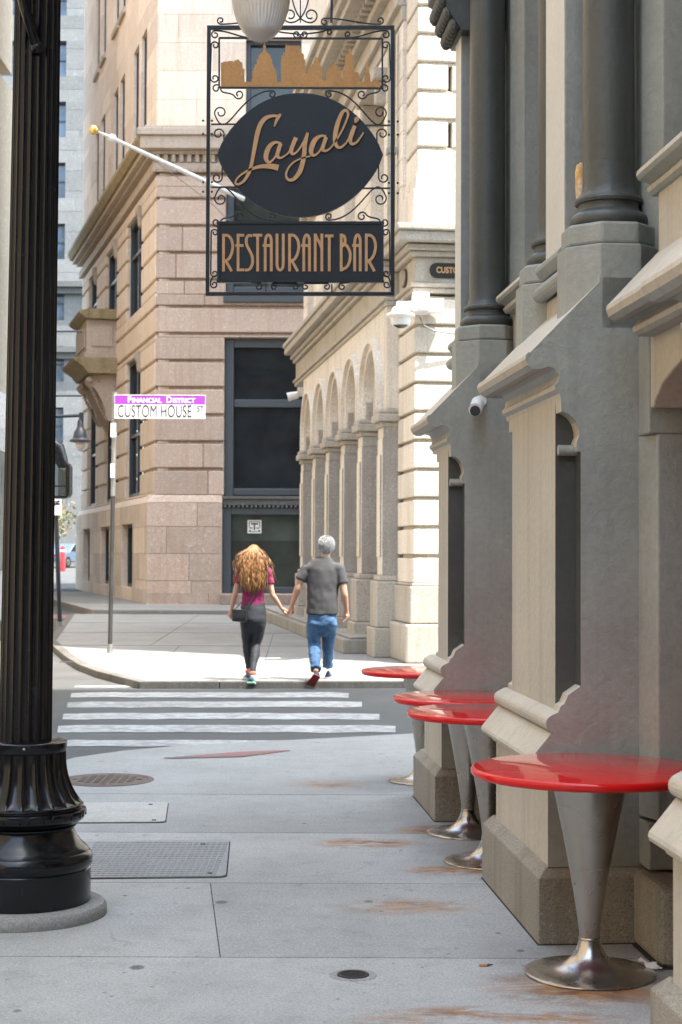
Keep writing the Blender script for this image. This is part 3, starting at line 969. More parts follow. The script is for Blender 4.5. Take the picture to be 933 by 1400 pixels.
def build_lamp():
    d = 6.9
    base = G(31, 1249)
    bx, by = base.x, base.y
    t = thing('street_lamp', 'black fluted lamp post with bulbous base in the left foreground', 'street lamp', (bx, by, 0))
    t.rotation_euler = (0, R(.45), 0)
    m = MB(); m.lathe([(0, -.01), (.352, -.01), (.357, .0), (.357, .035), (.345, .052), (.31, .060), (0, .062)], 64)
    m.build('concrete_pad', M['pole_pad'], t, auto=40)
    # moulded base
    prof = [(.282, .055), (.287, .06), (.287, .222), (.283, .228), (.287, .234), (.293, .245), (.294, .275), (.290, .292), (.280, .305), (.276, .308), (.274, .316), (.262, .330), (.246, .345), (.228, .372), (.216, .40), (.212, .415), (.216, .422), (.222, .426), (.222, .432), (.214, .436), (.232, .445), (.252, .462), (.260, .480), (.262, .498), (.258, .510), (.246, .516), (.246, .522), (.252, .527), (.250, .534), (.238, .540)]
    m = MB(); m.lathe(prof, 64); squash(m.build('base', M['black_gloss'], t, auto=32))
    # fluted bell
    prof = []
    for k in range(17):
        u = k / 16
        r = .168 + .072 * ((1 - u) ** 2.6)
        prof.append((r, .535 + (.80 - .535) * u))
    NF = 22
    def fl(a, r, z):
        u = (z - .535) / .265
        c = abs(math.sin(a * NF / 2))
        dep = .010 + .006 * (1 - u)
        if u < .06: dep *= u / .06
        return r - dep * (c ** .55) + .006
    m = MB(); m.lathe(prof, NF * 12, rfun=fl); squash(m.build('fluted_bell', M['black_gloss'], t, auto=60))
    m = MB()   # ornament of the torus: low oblong panels
    for k in range(16):
        a0 = 2 * PI * k / 16
        pts = []
        for (da, dz) in ((-.13, -.012), (-.13, .012), (-.10, .018), (.10, .018), (.13, .012), (.13, -.012)):
            pts.append((.2605 * math.cos(a0 + da), .2605 * math.sin(a0 + da), .488 + dz))
        m.tube(pts, .0035, 6)
    squash(m.build('ornament', M['black_gloss'], t, smooth=True))
    m = MB(); m.lathe([(.12, .785), (.168, .79), (.176, .795), (.178, .80), (.178, .838), (.172, .844), (.165, .846), (.12, .85)], 56)
    cl = squash(m.build('collar', M['black_gloss'], t, auto=32))
    m = MB(); m.lathe([(.0, 0), (.006, .0), (.0065, .004), (.004, .007), (0, .007)], 12)
    sc = m.build('screw', M['bright_steel'], cl, auto=40)
    sc.location = (.03, -.1775, .822); sc.rotation_euler = (R(90), 0, 0)
    # fluted shaft
    NS = 20
    prof = [(.110 - .019 * (k / 20), .71 + 4.42 * k / 20) for k in range(21)]
    def fs_(a, r, z):
        c = abs(math.sin(a * NS / 2))
        return r - .0085 * (c ** .5) + .003
    m = MB(); m.lathe(prof, NS * 12, rfun=fs_); m.build('shaft', M['black_gloss'], t, auto=60)
    m = MB(); m.lathe([(.088, 5.10), (.13, 5.12), (.13, 5.2), (.10, 5.22), (.12, 5.3), (.06, 5.45), (.03, 5.5), (.05, 5.56), (.03, 5.62), (0, 5.66)], 32)
    m.build('finial', M['black_gloss'], t, auto=35)
    # brace that leans out over the street, seen at the top of the frame
    m = MB()
    m.tube([(.02, -.10, 3.70), (-.03, -.13, 3.86), (-.14, -.2, 4.3), (-.32, -.24, 4.62), (-.75, -.26, 4.82)], [.022, .022, .022, .022, .02], 12)
    m.ball((.02, -.095, 3.70), .03, 12, 8)
    m.build('brace', M['black_gloss'], t, smooth=True)
    m = MB(); m.tube([(0, 0, 4.86), (-1.15, -.25, 4.92)], .03, 12); m.build('arm', M['black_gloss'], t, smooth=True)
    m = MB(); m.tube([(0, 0, 4.86), (1.2, 0, 4.92)], .03, 12)
    m.tube([(.10, 0, 4.45), (.35, 0, 4.55), (.62, 0, 4.75), (.85, 0, 4.90)], .016, 10)
    m.build('arm', M['black_gloss'], t, smooth=True)
    # hanging lanterns: metal hood and prismatic glass
    for k, (lx, ly) in enumerate((((G(352, 0).x) * 0 + (352.5 - 466.5) / 2200 * 6.9 - bx - .03, 0.0), (-1.12, -.25))):
        zb = 3.768
        m = MB()
        prof = [(.0, zb), (.030, zb + .004), (.058, zb + .022), (.085, zb + .055), (.105, zb + .095), (.120, zb + .145), (.128, zb + .20), (.132, zb + .26), (.130, zb + .30)]
        def rib(a, r, z): return r * (1 + .012 * math.cos(a * 44)) if z > zb + .09 else r
        m.lathe(prof, 264, (lx, ly, 0), rfun=rib)
        gl = m.build('lantern_glass', lamp_glass, t, auto=60)
        m = MB(); m.lathe([(.14, zb + .295), (.165, zb + .29), (.17, zb + .31), (.15, zb + .36), (.10, zb + .46), (.06, zb + .52), (.05, zb + .62), (.07, zb + .66), (.05, zb + .72), (.025, zb + .76), (.02, zb + 1.15)], 40, (lx, ly, 0))
        m.build('lantern_hood', M['black_gloss'], t, auto=35)
    return t
lamp_glass, _nt, _b = new_mat('prismatic_glass')
_b.inputs['Base Color'].default_value = (.80, .76, .70, 1)
_b.inputs['Roughness'].default_value = .18
_b.inputs['Transmission Weight'].default_value = .35
_b.inputs['Specular IOR Level'].default_value = .7
build_lamp()
# ------------------------------------------------------------------ hanging sign
SD = 9.0
def build_sign():
    o3 = P(411, 220, SD)
    t = thing('hanging_sign', 'wrought iron hanging sign with copper skyline, navy oval and restaurant bar board', 'sign', (o3.x, SD, 0))
    def S(px, py, y=0.0):
        p = P(px, py, SD); return Vector((p.x - o3.x, y, p.z))
    IR = M['black_iron']
    m = MB()
    hw = .0105
    A, B, Cc, D = S(286, 38), S(537, 38), S(537, 402), S(284, 402)
    def bar(a, b, w=hw, dpt=.013):
        d = (b - a).normalized(); n = Vector((-d.z, 0, d.x)) * w
        q = [a - n, b - n, b + n, a + n]
        m.add([(p.x, -dpt, p.z) for p in q] + [(p.x, dpt, p.z) for p in q], [(0, 1, 2, 3), (7, 6, 5, 4), (0, 4, 5, 1), (1, 5, 6, 2), (2, 6, 7, 3), (3, 7, 4, 0)])
    bar(A + Vector((-hw, 0, 0)), B + Vector((hw, 0, 0))); bar(D + Vector((-hw, 0, 0)), Cc + Vector((hw, 0, 0)))
    bar(D + Vector((0, 0, hw + .001)), A - Vector((0, 0, hw + .001)), hw, .0128); bar(Cc + Vector((0, 0, hw + .001)), B - Vector((0, 0, hw + .001)), hw, .0128)
    m.build('frame', IR, t, bevel=.002)
    m = MB()
    for y in (170, 256):
        bar(S(289, y), S(330, y), .004, .006); bar(S(495, y + 1.5), S(534, y + 1.5), .004, .006)
    for px, y in ((284, 165), (284, 183), (284, 249), (284, 262), (538, 166), (538, 184), (538, 250), (538, 264)):
        for s in (-1, 1): m.ball(S(px + s * 6, y), .007, 8, 6)
    m.build('cross_bar', IR, t)
    # skyline panel
    m = MB()
    fa, fb, fc, fd = S(300, 52), S(523, 53), S(523, 121), S(300, 120)
    bar(fa, fb, .005, .006); bar(fc, fd, .005, .006); bar(fd, fa, .0049, .0059); bar(fc, fb, .0049, .0059)
    pan = m.build('skyline_frame', IR, t)
    sk_a = [(50,550),(50,295),(70,293),(72,283),(125,283),(128,276),(178,276),(180,290),(190,290),(192,270),(215,268),(222,258),(240,262),(250,280),(278,295),(280,355),(300,362),(302,498),(375,498),(382,460),(385,380),(395,375),(398,348),(410,345),(412,318),(430,310),(434,262),(444,255),(450,225),(468,195),(495,180),(497,110),(506,105),(511,72),(517,105),(526,112),(528,175),(552,190),(572,215),(580,250),(592,258),(594,310),(606,315),(610,345),(625,360),(637,385),(642,440),(645,500),(686,500),(688,300),(694,218),(712,216),(714,190),(730,186),(738,95),(745,92),(748,112)]
    sk_b = [(35,112),(52,190),(75,205),(78,255),(92,262),(94,410),(115,405),(118,370),(135,370),(137,340),(155,335),(160,310),(178,305),(185,265),(200,240),(205,215),(212,240),(238,265),(240,310),(270,345),(272,480),(312,480),(315,380),(340,360),(395,290),(440,350),(470,375),(476,470),(484,470),(486,380),(508,375),(512,225),(550,200),(552,160),(557,150),(562,122),(568,150),(576,160),(578,200),(597,222),(600,275),(608,290),(610,390),(660,398),(668,500),(718,495),(722,410),(735,380),(740,300),(746,228),(757,300),(768,390),(780,430),(785,500),(800,500),(838,460),(875,500),(890,520),(890,555)]
    m = MB()
    pts = [S(296 + x / 7.775, 48 + y / 7.775) for x, y in sk_a] + [S(406 + x / 7.775, 48 + y / 7.775) for x, y in sk_b]
    m.prism([(p.x, p.z) for p in pts], 'y', -.0025, .0025)
    m.build('skyline', M['copper'], pan, fix=True)
    # navy oval board, pointed at both ends
    m = MB()
    cl, cr, ct, cb = 297, 524, 128, 297
    cx, cy = (cl + cr) / 2, 212.5
    pts = []
    # two circular arcs plus softly rounded tips
    hw_, hh = (cr - cl) / 2, 84.5
    n = 40
    for sgn in (1, -1):
        for k in range(n):
            u = -1 + 2 * k / n
            x = u * hw_ * sgn
            y = hh * (1 - abs(u) ** 2.15) ** .78
            pts.append(S(cx + x, cy - sgn * y))
    m.prism([(p.x, p.z) for p in pts], 'y', -.014, .014)
    ov = m.build('oval_board', M['navy'], t, bevel=.002)
    def ribbon(mb, pts, wd, conv, y0):
        """calligraphic stroke: a flat band whose width changes, 5 mm thick"""
        # resample with Catmull-Rom
        Q = []
        n = len(pts)
        for i in range(n - 1):
            p0, p1, p2, p3 = pts[max(i - 1, 0)], pts[i], pts[i + 1], pts[min(i + 2, n - 1)]
            for k in range(6):
                u = k / 6
                q = []
                for c in range(3):
                    a, b, c_, d = p0[c], p1[c], p2[c], p3[c]
                    q.append(.5 * (2 * b + (c_ - a) * u + (2 * a - 5 * b + 4 * c_ - d) * u * u + (3 * b - a - 3 * c_ + d) * u ** 3))
                Q.append(q)
        Q.append(list(pts[-1]))
        L, Rr = [], []
        for i, q in enumerate(Q):
            a, b = Q[max(i - 1, 0)], Q[min(i + 1, len(Q) - 1)]
            dx, dy = b[0] - a[0], b[1] - a[1]
            l = math.hypot(dx, dy) or 1
            nx, ny = -dy / l, dx / l
            w = max(6, q[2]) / 2 * wd
            L.append(conv(q[0] + nx * w, q[1] + ny * w)); Rr.append(conv(q[0] - nx * w, q[1] - ny * w))
        n = len(Q)
        vs = [(p.x, y0, p.z) for p in L] + [(p.x, y0, p.z) for p in Rr] + [(p.x, -.0135, p.z) for p in L] + [(p.x, -.0135, p.z) for p in Rr]
        fs, mi = [], []
        b = mb.add(vs, [])
        def put(f, k): mb.f.append([i + b for i in f]); mb.mi.append(k); mb.tone.append(.5)
        for i in range(n - 1):
            put((i, i + 1, n + i + 1, n + i), 0)
            put((i, 2 * n + i, 2 * n + i + 1, i + 1), 1)
            put((n + i, n + i + 1, 3 * n + i + 1, 3 * n + i), 1)
        put((0, n, 3 * n, 2 * n), 1); put((n - 1, 3 * n - 1 - 0, 4 * n - 1, 2 * n - 1), 1)
    z1 = lambda x, y: S(310 + x * .2144, 140 + y * .2144)
    strokes = [
        [(306, 160, 6), (313, 138, 12), (324, 112, 18), (340, 88, 16), (346, 80, 10)],
        [(340, 100, 10), (315, 92, 14), (280, 95, 18), (246, 110, 23), (217, 148, 25), (199, 200, 25), (183, 280, 23), (170, 350, 20), (158, 410, 19), (140, 462, 18), (110, 508, 15), (75, 528, 12), (58, 516, 10), (74, 485, 9), (110, 456, 10), (160, 431, 14), (220, 414, 20), (285, 413, 29), (332, 423, 33)],
        [(350, 266, 9), (310, 261, 15), (276, 285, 24), (256, 330, 27), (254, 368, 24), (274, 388, 14), (305, 362, 10), (333, 312, 12), (350, 274, 14)],
        [(346, 268, 20), (332, 312, 22), (325, 346, 20), (344, 360, 13), (375, 345, 9), (402, 318, 9), (425, 275, 9)],
        [(444, 230, 24), (424, 278, 23), (413, 316, 22), (425, 336, 14), (455, 315, 10), (490, 262, 10), (514, 208, 12)],
        [(518, 200, 15), (501, 268, 23), (496, 330, 24), (486, 390, 25), (466, 450, 25), (432, 493, 20), (402, 501, 15), (382, 480, 13), (385, 446, 11), (410, 405, 10), (458, 371, 9), (535, 348, 8)],
        [(636, 222, 9), (600, 221, 15), (565, 246, 25), (544, 290, 27), (541, 328, 22), (560, 344, 14), (590, 322, 10), (618, 272, 12), (636, 228, 14)],
        [(635, 228, 20), (620, 275, 21), (612, 306, 20), (634, 315, 13), (664, 296, 9), (692, 258, 9)],
        [(690, 262, 9), (735, 188, 10), (766, 118, 11), (775, 78, 13), (760, 58, 15), (738, 72, 19), (714, 125, 23), (697, 190, 25), (692, 250, 23), (702, 284, 18), (726, 294, 14), (760, 268, 10), (787, 222, 8)],
        [(818, 156, 20), (801, 200, 23), (788, 245, 22), (801, 272, 16), (830, 260, 12), (860, 220, 9), (873, 198, 7)],
        [(820, 138, 8), (826, 122, 22), (832, 110, 24), (836, 98, 8)],
    ]
    m = MB()
    for i, s_ in enumerate(strokes):
        ribbon(m, s_, 1.16, z1, -.0205 - .0004 * i)
    m.build('script_lettering', [M['gold_letter'], M['letter_edge']], ov, fix=False)
    # lower board
    m = MB()
    a, b, c, d = S(299, 305), S(523, 305), S(523, 385), S(299, 385)
    m.prism([(a.x, a.z), (b.x, b.z), (c.x, c.z), (d.x, d.z)], 'y', -.010, .010)
    bd = m.build('lower_board', M['navy'], t)
    m = MB()
    for (u, v) in ((a, b), (d, c)): bar(u + Vector((-.01, 0, 0)), v + Vector((.01, 0, 0)), .007, .016)
    bar(a - Vector((0, 0, .008)), d + Vector((0, 0, .008)), .007, .0158); bar(b - Vector((0, 0, .008)), c + Vector((0, 0, .008)), .007, .0158)
    m.build('board_frame', IR, bd)
    z2 = lambda x, y: S(295 + x * .2519, 300 + y * .2519)
    W = 15
    def st(*p): return [(x, y, W) for x, y in p]
    Aa = lambda l, r: [st((l, 284), (l, 200), (l, 125)) , st((l, 130), (l + 3, 106), (l + 9, 92), ((l + r) / 2, 87), (r - 7, 92), (r - 1, 108), (r, 130)), st((r, 125), (r, 200), (r, 284)), st((l - 14, 144), (l + 3, 144), (r, 144))]
    Rr = lambda l: [st((l, 80), (l, 180), (l, 284)), st((l, 88), (l + 24, 90), (l + 42, 110), (l + 50, 145), (l + 44, 185), (l + 28, 216), (l + 4, 232)), st((l + 12, 226), (l + 28, 254), (l + 44, 284))]
    letters = []
    letters += Rr(44)
    letters += [st((123, 80), (123, 180), (123, 284)), st((118, 88), (140, 88), (156, 88)), st((108, 144), (130, 144), (153, 144)), st((118, 276), (138, 276), (157, 276))]
    letters += [st((200, 92), (180, 90), (168, 108), (170, 140), (186, 172), (200, 205), (201, 240), (190, 266), (176, 276), (160, 276))]
    letters += [st((229, 80), (229, 180), (229, 284)), st((204, 88), (230, 88), (254, 88))]
    letters += Aa(270, 303)
    letters += [st((334, 80), (334, 160), (334, 240)), st((334, 235), (336, 260), (343, 273), (351, 277), (359, 273), (366, 260), (368, 235)), st((368, 240), (368, 160), (368, 80))]
    letters += Rr(402)
    letters += Aa(479, 510)
    letters += [st((541, 284), (541, 180), (541, 80)), st((541, 84), (552, 108), (566, 132), (577, 160)), st((577, 80), (577, 180), (577, 284))]
    letters += [st((617, 88), (617, 180), (617, 284)), st((594, 92), (617, 92), (640, 92))]
    letters += [st((682, 80), (682, 180), (682, 284)), st((682, 88), (696, 92), (703, 112), (701, 132), (690, 146), (682, 150)), st((690, 132), (714, 148), (730, 185), (728, 226), (712, 260), (682, 277))]
    letters += Aa(755, 785)
    letters += Rr(818)
    m = MB()
    for i, s_ in enumerate(letters):
        ribbon(m, s_, 1.0, z2, -.0125 - .00012 * i)
    m.build('board_lettering', [M['gold_letter'], M['gold_letter']], bd, fix=False)
    # scrollwork
    m = MB()
    def spiral(c, r, a, d, turns=1.25):
        out = []
        n = int(22 * turns)
        for k in range(n + 1):
            u = k / n
            rr = r * (1 - .62 * u)
            an = a + d * u * turns * 2 * PI
            out.append((c[0] + rr * math.cos(an), c[1] + rr * math.sin(an)))
        return out
    def scroll(c0, r0, a0, d0, c1, r1, a1, d1, k=.42, rad=.0046, t0=1.1, t1=1.1):
        """centres in photo pixels (y up = -py); spirals at both ends joined by a smooth sweep"""
        a0, a1 = R(a0), R(a1)
        c0, c1 = (c0[0], -c0[1]), (c1[0], -c1[1])
        s0, s1 = spiral(c0, r0, a0, d0, t0), spiral(c1, r1, a1, d1, t1)
        t_0 = (d0 * math.sin(a0), -d0 * math.cos(a0)); t_1 = (-d1 * math.sin(a1), d1 * math.cos(a1))
        p0, p3 = s0[0], s1[0]
        L = math.hypot(p3[0] - p0[0], p3[1] - p0[1]) * k
        p1 = (p0[0] + t_0[0] * L, p0[1] + t_0[1] * L); p2 = (p3[0] - t_1[0] * L, p3[1] - t_1[1] * L)
        mid = []
        for i in range(1, 16):
            u = i / 16; v = 1 - u
            mid.append(tuple(v ** 3 * p0[q] + 3 * v * v * u * p1[q] + 3 * v * u * u * p2[q] + u ** 3 * p3[q] for q in (0, 1)))
        path = s0[::-1] + mid + s1
        m.tube([S(x, -y) for x, y in path], rad, 6)
    for mir in (False, True):
        def X(x): return 822 - x if mir else x
        def sc(c0, r0, a0, d0, c1, r1, a1, d1, **kw):
            f = (lambda a: 180 - a) if mir else (lambda a: a)
            g = -1 if mir else 1
            scroll((X(c0[0]), c0[1]), r0, f(a0), d0 * g, (X(c1[0]), c1[1]), r1, f(a1), d1 * g, **kw)
        # between the outer frame and the skyline panel
        sc((294.5, 47.5), 5.5, 90, 1, (346, 47), 4.5, -90, 1)
        sc((406, 47), 5, -60, -1, (372, 44), 4, 60, 1)
        sc((294.5, 62), 5.5, 180, -1, (294, 107), 6, 180, 1)
        # shoulders of the oval
        sc((302, 154), 8.5, 200, -1, (372, 129), 5, 90, -1, k=.55)
        sc((296, 121), 6, 0, 1, (327, 129), 6.5, -150, 1, k=.4)
        sc((299, 183), 7.5, 0, 1, (297, 243), 7, 0, -1, k=.6)
        sc((302, 272), 8.5, -200, 1, (372, 296), 5, -90, 1, k=.55)
        sc((296, 304), 6, 0, -1, (327, 296), 6.5, 150, -1, k=.4)
        # beside and below the lower board
        sc((294, 318), 5, 180, -1, (293.5, 374), 5, 180, 1)
        sc((293, 389), 5, 180, 1, (354, 392), 5, 90, -1)
        sc((375, 392), 4.5, 90, 1, (404, 392), 4.5, 90, -1)
        # crown above the frame
        sc((397, 21), 10, -90, -1, (416, -22), 8, 0, 1, k=.35)
        sc((444, 30), 5, 90, 1, (520, 28), 5, -90, 1, k=.4)
    m.build('scrollwork', IR, t, smooth=True)
    for (xa, ya, xb, yb, w_) in ((453.5, 31, 454.5, -45, .007), (411, 31, 411, -45, .0035), (364, 400, 364, 388, .004), (454, 400, 454, 388, .004)):
        m = MB(); bar(S(xa, ya), S(xb, yb), w_, w_); m.build('hanger', IR, t)
    m = MB()   # arm fixed to the wall of the restaurant
    wall = rest_world(.47, 9.0, 0)
    zt = S(411, -45).z
    m.tube([(S(300, 0).x, 0, zt + .01), (wall.x - o3.x + .05, 0.25, zt + .01)], .016, 12)
    m.tube([(S(470, 0).x, 0.05, zt + .02), (wall.x - o3.x + .05, .25, zt + .75)], .010, 10)
    m.build('wall_arm', IR, t, smooth=True)
build_sign()

# ------------------------------------------------------------------ walls of coursed stone
def coursed_wall(m, s0, s1, zs, openings, depth, groove=.05, proud=.05, axis='y', blocks=None, rnd=None, flip=1):
    """courses of stone between consecutive zs; axis y: wall runs along y, outer face at x=0, stone to +x; axis x: runs along x, outer face y=0, stone to +y"""
    rnd = rnd or random.Random(3)
    def put(a, b, z0, z1, d0):
        if b - a < .01 or z1 - z0 < .002: return
        if axis == 'y': m.box(d0, depth, a, b, z0, z1)
        else: m.box(a, b, d0, depth, z0, z1)
    for z0, z1 in zip(zs, zs[1:]):
        brk = sorted({z0, z1 - groove, z1} | {q for o in openings for q in o[2:4] if z0 < q < z1})
        for za, zb in zip(brk, brk[1:]):
            mid = (za + zb) / 2
            isg = mid > z1 - groove
            iv = [(s0, s1)]
            for (a, b, p, q) in openings:
                if p < mid < q:
                    nv = []
                    for (u, v) in iv:
                        if b <= u or a >= v: nv.append((u, v)); continue
                        if a > u: nv.append((u, a))
                        if b < v: nv.append((b, v))
                    iv = nv
            for (u, v) in iv:
                if isg or not blocks:
                    m.t = .42 if isg else .5 + rnd.uniform(-.13, .13)
                    put(u, v, za, zb, proud if isg else 0.0)
                else:
                    x = u - rnd.uniform(0, blocks * .9)
                    while x < v - .02:
                        w = blocks * rnd.uniform(.8, 1.25)
                        e = min(v, x + w)
                        if v - e < .25: e = v
                        m.t = .5 + rnd.uniform(-.17, .17)
                        put(max(u, x) + (.004 if x > u else 0), e - (.004 if e < v else 0), za, zb, 0.0)
                        x = e
    m.t = .5

# ------------------------------------------------------------------ pale granite building with the arcade
A0 = (1.036, 22.9); TA = math.atan(.145)
def build_arcade():
    t = thing('granite_building', 'pale granite building with rusticated quoins and a row of blind arches', 'building', (A0[0], A0[1], 0), TA)
    PG, GG = M['pale_granite'], M['grey_granite']
    L = 13.2
    # corner quoins
    m = MB()
    rnd = random.Random(5)
    zs = [1.135 + .412 * i for i in range(11)]
    for i in range(10):
        z0, z1 = zs[i], zs[i + 1]
        m.t = .5 + rnd.uniform(-.10, .10)
        m.box(0, 1.15, 0, .82, z0, z1 - .055)
        m.t = .5 + rnd.uniform(-.10, .10)
        m.box(0, .6, .826, 1.30, z0, z1 - .055)
        if i % 2: m.box(1.156, 3.2, .0, .7, z0, z1 - .055)
        else: m.box(1.156, 3.2, 0.0, .7, z0, z1 - .055)
        m.t = .46; m.box(.08, 3.2, .08, 1.30, z1 - .055, z1)
    m.build('quoin', PG, t, bevel=.018)
    m = MB()
    m.box(-.06, 3.3, -.06, 1.25, .56, 1.09); m.box(-.025, 3.3, -.025, 1.28, 1.09, 1.133)
    m.build('quoin_pedestal', PG, t, bevel=.02)
    m = MB(); m.box(-.13, 3.4, -.13, 1.28, 0, .55); m.build('quoin_base', PG, t, bevel=.03)
    # upper quoins
    m = MB()
    m.box(-.02, 3.2, -.02, 1.2, 6.24, 6.78); m.box(.02, 3.2, .02, 1.2, 6.785, 7.0)
    zs = [7.0 + .412 * i for i in range(22)]
    for i in range(21):
        z0, z1 = zs[i], zs[i + 1]
        m.t = .5 + rnd.uniform(-.11, .11)
        m.box(.05, .50 if i % 2 else 1.2, .05, .95, z0, z1 - .055)
        if i % 2: m.box(.56, 1.2, .06, .95, z0, z1 - .055)
        m.t = .46; m.box(.10, 1.2, .10, .93, z1 - .055, z1)
    m.build('quoin', PG, t, bevel=.018)
    m = MB(); m.t = .47; m.box(.9, 12, .35, 6, 0, 17.9); m.build('end_wall', PG, t)
    # blind arcade
    PX = -.17    # plane of the arcade wall
    pit = 1.99
    pil = [(1.32 + pit * k, 1.76 + pit * k) for k in range(6)]
    mw = MB()
    zsp = 3.74; zc = 4.02
    def arch_z(s, c, r):
        d = abs(s - c)
        return zc + math.sqrt(max(0, r * r - d * d)) if d < r else None
    ZT = 5.28
    for k in range(6):
        mw.t = .5 + .03 * (k % 3 - 1)
        a, b = pil[k][0] - .03, pil[k][1] + .03
        mw.box(PX, .4, a, b, zsp, ZT)
        if k == 5: break
        c0, c1 = pil[k][1] + .03, pil[k + 1][0] - .03
        c = (c0 + c1) / 2; r = (c1 - c0) / 2
        n = 28
        for i in range(n):
            u0 = c - r * math.cos(PI * i / n); u1 = c - r * math.cos(PI * (i + 1) / n)
            z0 = zc + r * math.sin(PI * i / n); z1 = zc + r * math.sin(PI * (i + 1) / n)
            mw.add([(PX, u0, z0), (PX, u1, z1), (PX, u1, ZT), (PX, u0, ZT)], [(0, 1, 2, 3)])
            mw.add([(PX, u0, z0), (PX, u1, z1), (.51, u1, z1), (.51, u0, z0)], [(0, 1, 2, 3)])
        # stilted part of the opening
        mw.add([(PX, c0, zsp), (PX, c0, zc), (.51, c0, zc), (.51, c0, zsp)], [(0, 1, 2, 3)])
        mw.add([(PX, c1, zsp), (PX, c1, zc), (.51, c1, zc), (.51, c1, zsp)], [(0, 1, 2, 3)])
        mi_ = MB()
        # stepped archivolt rings
        for (r0, r1, x0) in ((r + .002, r + .10, PX - .045), (r + .102, r + .19, PX - .11), (r - .11, r - .003, PX + .12)):
            prev = None
            path = [(c - r0, zsp, c - r1, zsp)] + [(c - r0 * math.cos(PI * i / 24), zc + r0 * math.sin(PI * i / 24), c - r1 * math.cos(PI * i / 24), zc + r1 * math.sin(PI * i / 24)) for i in range(25)] + [(c + r0, zsp, c + r1, zsp)]
            vs = []
            for (ya, za, yb, zb) in path:
                vs += [(x0, ya, za), (x0, yb, zb), (x0 + .15, ya, za), (x0 + .15, yb, zb)]
            fs = []
            for i in range(len(path) - 1):
                q = i * 4; w = q + 4
                fs += [(q, w, w + 1, q + 1), (q, q + 2, w + 2, w), (q + 1, w + 1, w + 3, q + 3)]
            mi_.t = .52
            mi_.add(vs, fs)
        mi_.build('archivolt', PG, t, fix=False)
        mb = MB(); mb.box(.50, .58, c0 - .02, c1 + .02, .2, ZT); mb.build('blind_infill', GG, t)
    wall = mw.build('arcade_wall', PG, t, fix=False)
    for k, (a, b) in enumerate(pil):
        m = MB()
        m.t = .5
        m.box(PX - .06, .52, a, b, 1.23, 3.30)
        m.box(PX - .085, PX - .062, a + .07, b - .07, 1.5, 3.05)     # raised panel, outer face
        m.t = .44; m.box(PX - .05, .515, a - .008, b + .008, 3.304, 3.46)
        p_ = m.build('pilaster', [PG, GG], t, bevel=.012)
        for p in p_.data.polygons: p.material_index = 1 if abs(p.normal.y) > .7 else 0
        m = MB()
        m.box(PX - .09, .52, a - .03, b + .03, 3.462, 3.54); m.box(PX - .15, .52, a - .09, b + .09, 3.542, 3.66); m.box(PX - .12, .52, a - .06, b + .06, 3.662, 3.735)
        m.build('cap', PG, p_, bevel=.02)
        m = MB()
        m.box(PX - .16, .52, a - .08, b + .08, 0.45, 1.14); m.box(PX - .11, .52, a - .05, b + .05, 1.142, 1.225); m.box(PX - .20, .52, a - .12, b + .12, 0, .445)
        m.build('pedestal', PG, p_, bevel=.02)
    # low stone ledge along the foot of the arcade
    m = MB(); m.box(PX - .52, PX + .3, 2.2, L + 3.5, 0, .22); m.box(PX - .40, PX + .3, 2.25, L + 3.5, .222, .26); m.build('ledge', M['kerb_granite'], t, bevel=.015)
    # grey strip between quoins and arcade, and wall above
    m = MB(); m.box(PX, .5, 1.302, 1.318, 0, 5.28); m.build('return_strip', GG, t)
    # lower entablature round the corner
    m = MB()
    m.t = .5
    def ring(off, z0, z1, s1=L):
        m.box(PX - off, .8, .9 if off < .0 else 1.25, s1, z0, z1)
        m.box(-off, 3.3, -off, 1.248, z0, z1)
    ring(.03, 5.285, 5.36); ring(.07, 5.362, 5.42); ring(.0, 5.422, 5.80); ring(.07, 5.802, 5.88); ring(.13, 5.882, 5.97); ring(.26, 5.985, 6.13); ring(.30, 6.132, 6.225)
    m.build('string_cornice', PG, t, bevel=.02)
    # upper storey wall with pilasters and the great cornice
    m = MB()
    coursed_wall(m, .95, L, [6.235 + .41 * i for i in range(9)], [(2.6, 3.9, 6.6, 9.2), (5.6, 6.9, 6.6, 9.2), (8.6, 9.9, 6.6, 9.2), (11.4, 12.4, 6.6, 9.2)], .9, .02, .012, blocks=1.1)
    m.build('upper_wall', PG, t, loc=(.0, 0, 0))
    for a, b in ((2.6, 3.9), (5.6, 6.9), (8.6, 9.9), (11.4, 12.4)):
        m = MB(); m.box(.5, .52, a - .1, b + .1, 6.5, 9.3); m.build('window', M['dark_glass'], t)
    for c in (3.25, 6.25, 9.25, 11.9):
        m = MB()
        m.box(-.22, .2, c - .95, c + .95, 9.05, 9.22); m.box(-.16, .2, c - .80, c - .60, 8.7, 9.045); m.box(-.16, .2, c + .60, c + .80, 8.7, 9.045)
        m.build('window_hood', PG, t, bevel=.02)
        m = MB(); m.box(-.10, .3, c - .85, c + .85, 6.45, 6.6); m.build('window_sill', PG, t, bevel=.02)
    m = MB()
    for off, z0, z1 in ((.02, 9.53, 9.75), (.10, 9.752, 9.86), (.02, 9.862, 10.2), (.16, 10.202, 10.34), (.50, 10.47, 10.62), (.58, 10.622, 10.80), (.66, 10.802, 10.92)):
        m.box(-off, 1.5, .96, L, z0, z1)
    for i in range(46): m.box(-.30, .2, 1.0 + i * .265, 1.0 + i * .265 + .14, 10.342, 10.468)
    m.build('main_cornice', PG, t, bevel=.012)
    m = MB(); m.t = .47
    m.box(.12, 12, .2, L, 10.93, 18.0)
    m.box(.4, 12, .95, L - .02, 0, 10.9)
    m.build('attic_wall', PG, t)
    # unseen set-back block, added to cast shade on the rose stone front
    m = MB(); m.t = .45
    m.box(2.6, 24, 8.0, L - .05, 18.0, 55.4)
    m.build('shade_tower', PG, t)
    m = MB()   # drain pipe at the corner
